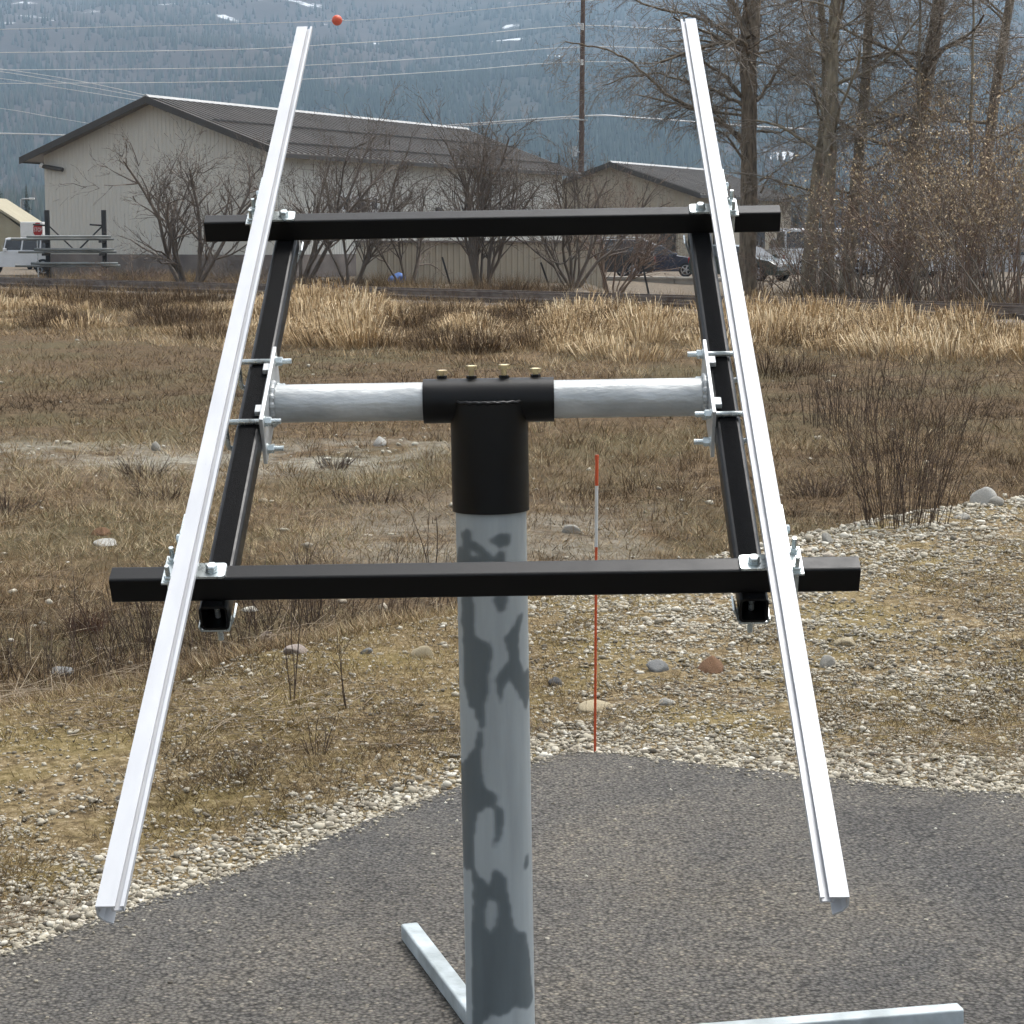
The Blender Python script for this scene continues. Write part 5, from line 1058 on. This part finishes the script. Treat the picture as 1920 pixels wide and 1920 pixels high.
wire('thick low overhead cable passing behind the warehouse roof', [(-400, 246, 150), (0, 250, 148), (300, 258, 146), (620, 250, 142), (820, 236.5, 139), (1091, 217.5, UPY), (1200, 221, 136), (1470, 240, 138), (1700, 244, 140), (2300, 250, 150)], 0.050)
wire('lower cable just under the thick one, left of the utility pole', [(300, 268, 148), (620, 258, 143), (820, 240, 139), (1068, 222, UPY)], 0.028)
wire('slanting wire falling behind the warehouse ridge, uppermost of three', [(-200, 108, 160), (0, 129, 160), (160, 154, 160), (300, 184, 160), (420, 205, 160)], 0.024)
wire('slanting wire falling behind the warehouse ridge, middle of three', [(-200, 112, 162), (0, 134, 162), (160, 162, 162), (270, 182, 162), (400, 205, 162)], 0.022)
wire('slanting wire falling behind the warehouse ridge, lowest of three', [(-200, 128, 164), (0, 147, 164), (120, 166, 164), (240, 185, 164), (400, 212, 164)], 0.022)
wire('thin wire sloping down to the left rake of the warehouse', [(-200, 180, 160), (0, 203, 160), (100, 220, 160), (200, 237, 160)], 0.018)
mbp = at(632, 38, 134.8)
ballm = pmat('orange_ball', (0.72, 0.10, 0.030), 0.45, 0, (0.62, 0.08, 0.025), 4)
import bmesh
bm = bmesh.new(); bmesh.ops.create_uvsphere(bm, u_segments=24, v_segments=14, radius=0.335); mball = bpy.data.meshes.new('shell'); bm.to_mesh(mball); bm.free(); mball.polygons.foreach_set('use_smooth', [True] * len(mball.polygons))
ball = tag(empty('marker_ball', mbp), 'orange aerial marker ball on the topmost wire', 'marker ball'); meshobj('shell', mball, ballm, ball)
MB().cyl((-0.42, 0, 0), (0.42, 0, 0.01), 0.035, k=8).build('clamp', m_wire, ball)

# leaning steel posts and a blue tarpaulin by the shed
for (xa, ya, xb, yb, lab) in ((829, 482, 846, 540, 'thin rusty steel post leaning left, in front of the low shed'), (1014, 492, 1030, 525, 'short dark steel post leaning left near the right end of the low shed'), (1205, 498, 1219, 540, 'short dark post leaning left before the concrete wall')):
    Y_ = 76.0; pa, pb = at(xa, ya, Y_), at(xb, yb, Y_); pb.z = min(pb.z, float(terrain(pb.x, Y_, False)))
    tag(MB().box(-0.035, 0.035, -0.035, 0.035, 0, (pa - pb).length).build('steel_post', m_dsteel), lab, 'post', 'leaning steel posts')
    o = bpy.data.objects[-1] if False else COL.objects[-1]; o.location = pb; o.rotation_mode = 'QUATERNION'; o.rotation_quaternion = (pa - pb).to_track_quat('Z', 'Y')
tpz = at(745, 534, 77.5); me = subdiv_rock(55, 4); m_blue = pmat('blue_tarpaulin', (0.045, 0.17, 0.52), 0.45, 0, (0.03, 0.11, 0.38), 3, 0.5, 8)
o = meshobj('tarpaulin', me, m_blue); o.location = (tpz.x, 77.5, float(terrain(tpz.x, 77.5, False)) + 0.15); o.scale = (0.40, 0.40, 0.42)
tag(o, 'bright blue tarpaulin bundle on the ground before the low shed', 'tarpaulin')
# ------------------------------------------------------------------ trees, shrubs and thicket
m_bark = pmat('cottonwood_bark', (0.25, 0.200, 0.142), 0.95, 0, (0.075, 0.057, 0.040), 4, 0.8, 10, stretch=(3, 3, 0.7))
m_bark2 = pmat('pale_green_bark', (0.31, 0.265, 0.185), 0.95, 0, (0.125, 0.102, 0.070), 3, 0.7, 10, stretch=(3, 3, 0.6))
m_twig = pmat('grey_brown_twig', (0.275, 0.235, 0.185), 0.9, 0, (0.150, 0.122, 0.095), 0.7)
m_twigd = pmat('dark_shrub_twig', (0.190, 0.154, 0.122), 0.9, 0, (0.105, 0.083, 0.066), 0.7)
m_twigr = pmat('red_brown_twig', (0.225, 0.158, 0.112), 0.9, 0, (0.130, 0.086, 0.062), 0.7)
m_leaf = attrmat('dead_leaf', [(0.0, (0.22, 0.155, 0.085)), (0.5, (0.38, 0.285, 0.165)), (1.0, (0.60, 0.48, 0.31))])
def leaves(name, ends, seed, per, size, root, spread=0.15, k=None):
    g = np.random.default_rng(seed)
    E_ = np.array([tuple(p) for p, _ in ends]); E_ = E_[g.random(len(E_)) < (k or 1.0)]; i = np.repeat(np.arange(len(E_)), per); n_ = len(i)
    c = E_[i] + g.normal(0, spread, (n_, 3)); a = g.normal(0, 1, (n_, 3)); a[:, 2] -= 0.8; a /= np.linalg.norm(a, axis=1)[:, None]; b_ = np.cross(a, g.normal(0, 1, (n_, 3))); b_ /= np.linalg.norm(b_, axis=1)[:, None]
    s = (size * g.uniform(0.6, 1.4, n_))[:, None]
    V = np.stack([c, c + a * s * 0.5 + b_ * s * 0.28, c + a * s, c + a * s * 0.5 - b_ * s * 0.28], 1); F = np.arange(n_ * 4).reshape(-1, 4)
    return meshobj(name, npmesh(name, V.reshape(-1, 3), F, False, {'rnd': np.repeat(g.random(n_), 4)}), m_leaf, root)
def big_tree(label, pts, Y, mat, seed, limbs, rad_px=None, droop=-0.015, group='bare trees along the right side', limb_len=(2.2, 4.2), twigk=1.0, low=0.25, paths=()):
    """pts: (px, py, trunk width px) from the ground up"""
    g = random.Random(seed); base = at(pts[0][0], pts[0][1], Y); zb = float(terrain(base.x, Y, False)); root = empty('bare_tree', (base.x, Y, zb))
    P_ = [at(p[0], p[1], Y + 0.15 * i) - Vector((base.x, Y, zb)) for i, p in enumerate(pts)]; R_ = [p[2] * 0.5 * Y / FPX for p in pts]; P_[0].z = -0.15
    dense, dr = [], []
    for i in range(len(P_) - 1):
        for t in np.linspace(0, 1, 7, endpoint=(i == len(P_) - 2)):
            q = P_[i].lerp(P_[i + 1], float(t)); dense.append(q + Vector((g.gauss(0, 0.012), g.gauss(0, 0.012), 0))); dr.append((R_[i] + (R_[i + 1] - R_[i]) * float(t)) * g.uniform(0.96, 1.05))
    trunk = MB().path(dense, dr, 14).build('trunk', mat, root, fix=False)
    small = []; tot = len(dense)
    for q in range(limbs):
        i = int(tot * (low + (0.98 - low) * (q + g.random()) / limbs)); i = min(i, tot - 2); a = g.uniform(0, 6.28)
        d = Vector((math.cos(a), math.sin(a) * 0.8, g.uniform(0.15, 0.75))).normalized(); L = g.uniform(*limb_len)
        lim = []; grow(lim, g, dense[i], d, L, max(0.02, dr[i] * g.uniform(0.18, 0.32)), 3, (8, 6, 5, 3), 0.12, (1.9 * twigk, 1.4 * twigk, 0.9), (0.4, 1.1), droop, 0.35, 0.0055, 0.48)
        thick = [s for s in lim if s[2] > 0.030]; small += [s for s in lim if s[2] <= 0.030]
        if thick: tubes('limb', thick, mat, root, 7)
    for pp, w0 in paths:                            # limbs followed from the photograph
        r0 = w0 * 0.5 * Y / FPX; dy = g.uniform(-0.5, 0.5); Q = [at(a_, b__, Y + 0.4 + dy * i) - Vector((base.x, Y, zb)) for i, (a_, b__) in enumerate(pp)]
        sub = []
        for i in range(len(Q) - 1): sub += [Q[i].lerp(Q[i + 1], t / 5) + Vector((g.gauss(0, 0.02), g.gauss(0, 0.02), g.gauss(0, 0.02))) for t in range(5)]
        sub.append(Q[-1]); rs = [max(0.012, r0 * (1 - 0.75 * i / len(sub))) for i in range(len(sub))]
        MB().path(sub, rs, 8).build('limb', mat, root, fix=False)
        for i in range(2, len(sub)):
            for _ in range(2):
                d = (sub[i] - sub[i - 1]).normalized(); ax = Vector((g.gauss(0, 1), g.gauss(0, 1), g.gauss(-0.3, 1))); ax = (ax - d * ax.dot(d)).normalized(); an = g.uniform(0.5, 1.2)
                grow(small, g, sub[i], d * math.cos(an) + ax * math.sin(an), g.uniform(0.6, 1.7), max(0.009, rs[i] * 0.3), 2, (6, 4, 3), 0.13, (1.3, 0.8), (0.4, 1.0), -0.05, 0.35, 0.005, 0.5)
    for q in range(int(limbs * 2)):                 # thin epicormic twigs straight off the trunk
        i = g.randrange(int(tot * 0.12), tot - 1); a = g.uniform(0, 6.28); d = Vector((math.cos(a), math.sin(a), g.uniform(-0.2, 0.6))).normalized()
        grow(small, g, dense[i] + d * dr[i] * 0.8, d, g.uniform(0.6, 1.8), 0.012, 2, (5, 4, 3), 0.16, (1.2, 0.8), (0.4, 1.0), -0.03, 0.35, 0.005, 0.5)
    tubes('branches', [s for s in small if s[2] > 0.011], m_twig, root, 3)['kind'] = 'stuff'
    tubes('crown', [s for s in small if s[2] <= 0.011], m_twig, root, 2)['kind'] = 'stuff'; tag(root, label, 'tree', group)
    return root, small
T1, _ = big_tree('big bare tree with a straight dark trunk just right of the right rail', [(1401, 545, 37), (1402, 480, 33), (1404, 330, 30), (1405, 200, 29), (1404, 110, 32), (1408, 60, 36), (1412, -60, 24), (1414, -200, 17)], 64, m_bark, 1, 12, limb_len=(2.4, 4.6), low=0.30, paths=(
    (((1392, 84), (1362, 60), (1330, 42), (1299, 29), (1238, 17), (1180, -2), (1120, -30)), 9), (((1393, 184), (1369, 154), (1350, 133), (1323, 118), (1290, 106), (1250, 104)), 9),
    (((1393, 198), (1352, 176), (1330, 165), (1280, 152), (1235, 138), (1180, 142), (1130, 160)), 7), (((1392, 260), (1345, 226), (1300, 204), (1255, 180), (1215, 146), (1180, 112), (1130, 90), (1060, 78)), 9),
    (((1392, 208), (1372, 203), (1340, 200)), 5), (((1418, 190), (1432, 172), (1452, 142), (1470, 117), (1500, 84), (1525, 60)), 8), (((1420, 100), (1450, 94), (1492, 80), (1530, 62)), 5), (((1420, 248), (1455, 248), (1490, 242), (1520, 228)), 5),
    (((1402, 70), (1384, 30), (1368, -10), (1350, -90)), 14), (((1412, 70), (1421, 20), (1424, -60)), 14), (((1424, 360), (1448, 325), (1480, 300), (1500, 290)), 4), (((1424, 340), (1440, 330), (1462, 345), (1478, 372)), 4)))
big_tree('bare tree whose pale trunk is the right one of the close pair', [(1551, 560, 28), (1553, 400, 24), (1556, 250, 25), (1560, 130, 24), (1562, 60, 22), (1572, -40, 18), (1590, -180, 10)], 60, m_bark2, 2, 15)
big_tree('bare tree leaning right, the left trunk of the close pair', [(1512, 560, 32), (1519, 470, 26), (1531, 340, 21), (1545, 230, 17), (1548, 140, 14), (1540, 0, 11), (1536, -160, 8)], 61.5, m_bark2, 3, 12)
big_tree('bare tree with a slim pale trunk, third from the right edge', [(1583, 560, 30), (1594, 450, 25), (1606, 330, 22), (1620, 200, 20), (1629, 60, 17), (1634, -40, 14), (1640, -180, 9)], 63, m_bark2, 4, 15)
big_tree('bare tree leaning right with vines on its trunk, second from the right edge', [(1690, 560, 40), (1705, 380, 32), (1717, 260, 27), (1735, 160, 26), (1752, 60, 25), (1768, -40, 21), (1790, -180, 14)], 62, m_bark, 5, 17)
big_tree('bare tree leaning right, nearest the right edge', [(1815, 560, 30), (1840, 380, 24), (1856, 260, 20), (1868, 160, 18), (1884, 60, 17), (1900, -40, 15), (1925, -180, 10)], 65, m_bark, 6, 15)
big_tree('thin young bare tree between the slim trunk and the vine-covered one', [(1720, 540, 10), (1722, 300, 7), (1724, 120, 6), (1726, -20, 4)], 60.5, m_bark2, 7, 14, limb_len=(1.2, 2.4))
big_tree('thin young bare tree just left of the tree nearest the right edge', [(1818, 540, 9), (1820, 300, 7), (1823, 100, 5), (1826, -30, 4)], 60, m_bark2, 8, 14, limb_len=(1.2, 2.4))

def shrub(name, label, px, Y, hgt, wid, stems, seed, mat, group, lv=(7, 5, 4, 3), child=(2.1, 1.7, 1.1), r=0.05, minr=0.0055, lean=0.5, leafy=0, leafk=0.5, lvl=3, base_spread=0.25, upk=0.03, lenk=0.5):
    g = random.Random(seed); b0 = at(px, 500, Y); zb = float(terrain(b0.x, Y, False)); root = empty(name, (b0.x, Y, zb)); segs = []; ends = []
    for q in range(stems):
        a = g.uniform(0, 6.28); rr = base_spread * math.sqrt(g.random()); ln = lean * g.uniform(0.15, 1.25)
        d = Vector((math.cos(a) * ln * wid / hgt * 2, math.sin(a) * ln * 0.8 * wid / hgt * 2, 1)).normalized()
        grow(segs, g, Vector((math.cos(a) * rr, math.sin(a) * rr, -0.1)), d, hgt * g.uniform(0.6, 1.0), r * g.uniform(0.6, 1.15), lvl, lv, 0.15, child, (0.3, 0.9), upk, 0.32, minr, lenk, ends)
    big_ = [s for s in segs if s[2] > max(r * 0.3, 0.011)]; sm_ = [s for s in segs if s[2] <= max(r * 0.3, 0.011)]
    tubes('stems', big_, mat, root, 4)['kind'] = 'stuff'; tubes('twigs', sm_, mat, root, 2)['kind'] = 'stuff'
    if leafy: leaves('dead_leaves', ends, seed, leafy, 0.075, root, 0.12, leafk)
    return tag(root, label, 'shrub', group)
GS = 'bare shrubs in front of the warehouse'
shrub('bare_shrub', 'large spreading bare shrub before the warehouse gable', 352, 74, 5.6, 3.6, 7, 21, m_twigd, GS, r=0.085, lean=0.55, child=(2.4, 2.0, 1.2))
shrub('bare_shrub', 'tall bare shrub behind the left rail at the warehouse corner', 560, 77, 6.2, 3.2, 8, 22, m_twigd, GS, r=0.08, lean=0.45)
shrub('bare_shrub', 'bare shrub between the left arm and the shed corner', 655, 76, 5.0, 3.0, 7, 23, m_twigd, GS, r=0.06, lean=0.5)
shrub('bare_shrub', 'thin bare shrub in front of the left end of the low shed', 762, 77, 4.2, 2.4, 5, 24, m_twigd, GS, r=0.06, lean=0.5, child=(2.1, 1.8, 1.1))
shrub('bare_shrub', 'dense upright bare shrub in front of the low shed centre', 905, 75, 6.4, 2.8, 14, 25, m_twigd, GS, r=0.075, lean=0.38)
shrub('bare_shrub', 'spreading bare shrub left of the charcoal car', 1075, 75, 5.0, 3.4, 9, 26, m_twigd, GS, r=0.07, lean=0.6)
shrub('bare_shrub', 'reddish bare shrub before the office building gable', 1150, 79, 4.8, 3.2, 10, 27, m_twigr, GS, r=0.05, lean=0.55)
shrub('bare_shrub', 'low bare bramble at the foot of the pipe rack', 235, 80, 1.4, 3.0, 12, 28, m_twigr, GS, r=0.02, lean=1.2, lvl=2, base_spread=1.2)
shrub('bare_shrub', 'low bramble in front of the warehouse gable, left of the large shrub', 140, 82, 1.0, 3.0, 12, 29, m_twigd, GS, r=0.02, lean=1.4, lvl=2, base_spread=1.4)
shrub('bare_shrub', 'low bramble between the big shrub and the warehouse corner', 470, 78, 1.6, 2.6, 12, 30, m_twigd, GS, r=0.02, lean=1.2, lvl=2, base_spread=1.2)
GT = 'brush thicket under the bare trees'
TH = [(1490, 59, 2.0, 1.8, 'low brush at the foot of the close pair of trunks, left side', 0), (1560, 57, 2.8, 2.2, 'brown brush in front of the close pair of trunks', 0), (1610, 55, 3.6, 2.2, 'dense brown brush in front of the slim pale trunk', 0),
      (1650, 58, 4.0, 2.4, 'reddish brush between the slim trunk and the vine-covered tree', 0), (1690, 54, 3.6, 2.4, 'tall brush at the foot of the vine-covered tree', 1), (1735, 57, 4.8, 2.4, 'leafy tan brush just right of the vine-covered tree', 3),
      (1775, 53, 4.2, 2.6, 'thick brush with clinging tan leaves right of the stem shrub', 2), (1815, 56, 5.2, 2.6, 'tall leafy brush under the rightmost leaning tree', 3), (1850, 51, 4.0, 2.4, 'near brush with tan leaves left of the frame edge', 2),
      (1895, 54, 5.4, 2.6, 'tall tan-leaved brush at the right edge of the picture', 4), (1930, 50, 4.4, 2.4, 'near brush cut off by the right edge of the picture', 3), (1790, 60, 6.0, 2.6, 'highest tan-leaved brush rising behind the thicket', 4), (1890, 60, 6.2, 2.6, 'high tan-leaved brush behind the right-edge brush', 4), (2000, 54, 5.0, 2.8, 'brush just outside the right edge', 3)]
for q, (px, Y, hg, wd, lab, lf) in enumerate(TH):
    if px > 1950: continue
    shrub('brush', lab, px, Y, hg, wd, 22, 40 + q, m_twigr if q % 3 != 1 else m_twig, GT, (6, 5, 4, 2), (1.5, 1.3, 0.5), 0.022, 0.005, 0.55, lf, 0.6, 2, 1.0, 0.02, 0.42)
# vine leaves on the leaning trunk
vb_ = [(at(1712 + 8 * math.sin(q * 0.7) + q * 0.35, 330 - q * 1.35, 61.6), Vector((0, 0, 1))) for q in range(120)]
vr = leaves('dead_leaves', vb_, 9, 7, 0.10, None, 0.28); tag(vr, 'dead tan vine leaves clinging to the second leaning trunk', 'vine', kind='thing')

# conifers standing behind the buildings
m_con = pmat('conifer_needles', (0.030, 0.046, 0.026), 0.95, 0, (0.014, 0.024, 0.014), 1.5)
m_conb = pmat('conifer_trunk', (0.09, 0.065, 0.05), 0.95, 0, (0.05, 0.037, 0.03), 3)
def conifer(label, px, pytop, Y, wpx, seed):
    g = np.random.default_rng(seed); b0 = at(px, 450, Y); H_ = at(px, pytop, Y).z; root = empty('conifer', (b0.x, Y, 0.0)); R_ = wpx * 0.5 * Y / FPX
    MB().cyl((0, 0, 0), (0, 0, H_ * 0.95), 0.02 * H_, 0.01, k=8).build('trunk', m_conb, root)
    n_ = 1500; t = g.uniform(0.12, 1, n_) ** 0.8; a = g.uniform(0, 6.28, n_); rr = R_ * (1.02 - t) * g.uniform(0.2, 1.0, n_) * (0.8 + 0.4 * np.sin(t * 40 + a))
    c = np.stack([np.cos(a) * rr, np.sin(a) * rr, t * H_ - rr * 0.25], -1); s = 0.055 * H_ * (1.15 - t)
    d1 = np.stack([np.cos(a), np.sin(a), -0.35 + 0 * a], -1); d2 = np.stack([-np.sin(a), np.cos(a), g.uniform(-0.3, 0.3, n_)], -1)
    V = np.stack([c - d2 * (s * 0.4)[:, None], c + d2 * (s * 0.4)[:, None], c + d1 * s[:, None]], 1)
    meshobj('crown', npmesh('crown', V.reshape(-1, 3), np.arange(n_ * 3).reshape(-1, 3)), m_con, root); tag(root, label, 'tree', 'conifers behind the buildings')
conifer('small dark conifer above the right end of the warehouse roof, left of two', 1012, 284, 180, 30, 1)
conifer('small dark conifer above the right end of the warehouse roof, right of two', 1047, 286, 180, 34, 2)
conifer('brownish conifer top behind the dense upright shrub', 905, 233, 170, 42, 3)
conifer('dark conifer at the left edge beyond the jeep', -4, 306, 240, 60, 4)
conifer('dark conifer behind the street lamp', 52, 345, 300, 40, 5)
conifer('dark conifer between the office building and the close pair of trunks', 1490, 395, 170, 60, 6)
conifer('dark conifer behind the close pair of trunks', 1530, 360, 200, 60, 7)

# ------------------------------------------------------------------ hazy air
m_haze = bpy.data.materials.new('haze_air'); m_haze.use_nodes = True; hn = m_haze.node_tree
for q in list(hn.nodes): hn.nodes.remove(q)
ho = hn.nodes.new('ShaderNodeOutputMaterial'); pv = hn.nodes.new('ShaderNodeVolumePrincipled')
pv.inputs['Color'].default_value = (0.54, 0.75, 0.97, 1); pv.inputs['Density'].default_value = 0.00019; pv.inputs['Anisotropy'].default_value = 0.2
hn.links.new(pv.outputs[0], ho.inputs['Volume'])
hz = MB().box(-9500, 9500, -6500, 9600, -3.0, 800.0).build('haze', m_haze); tag(hz, kind='stuff', label='thin blue grey haze over the whole valley', cat='haze')
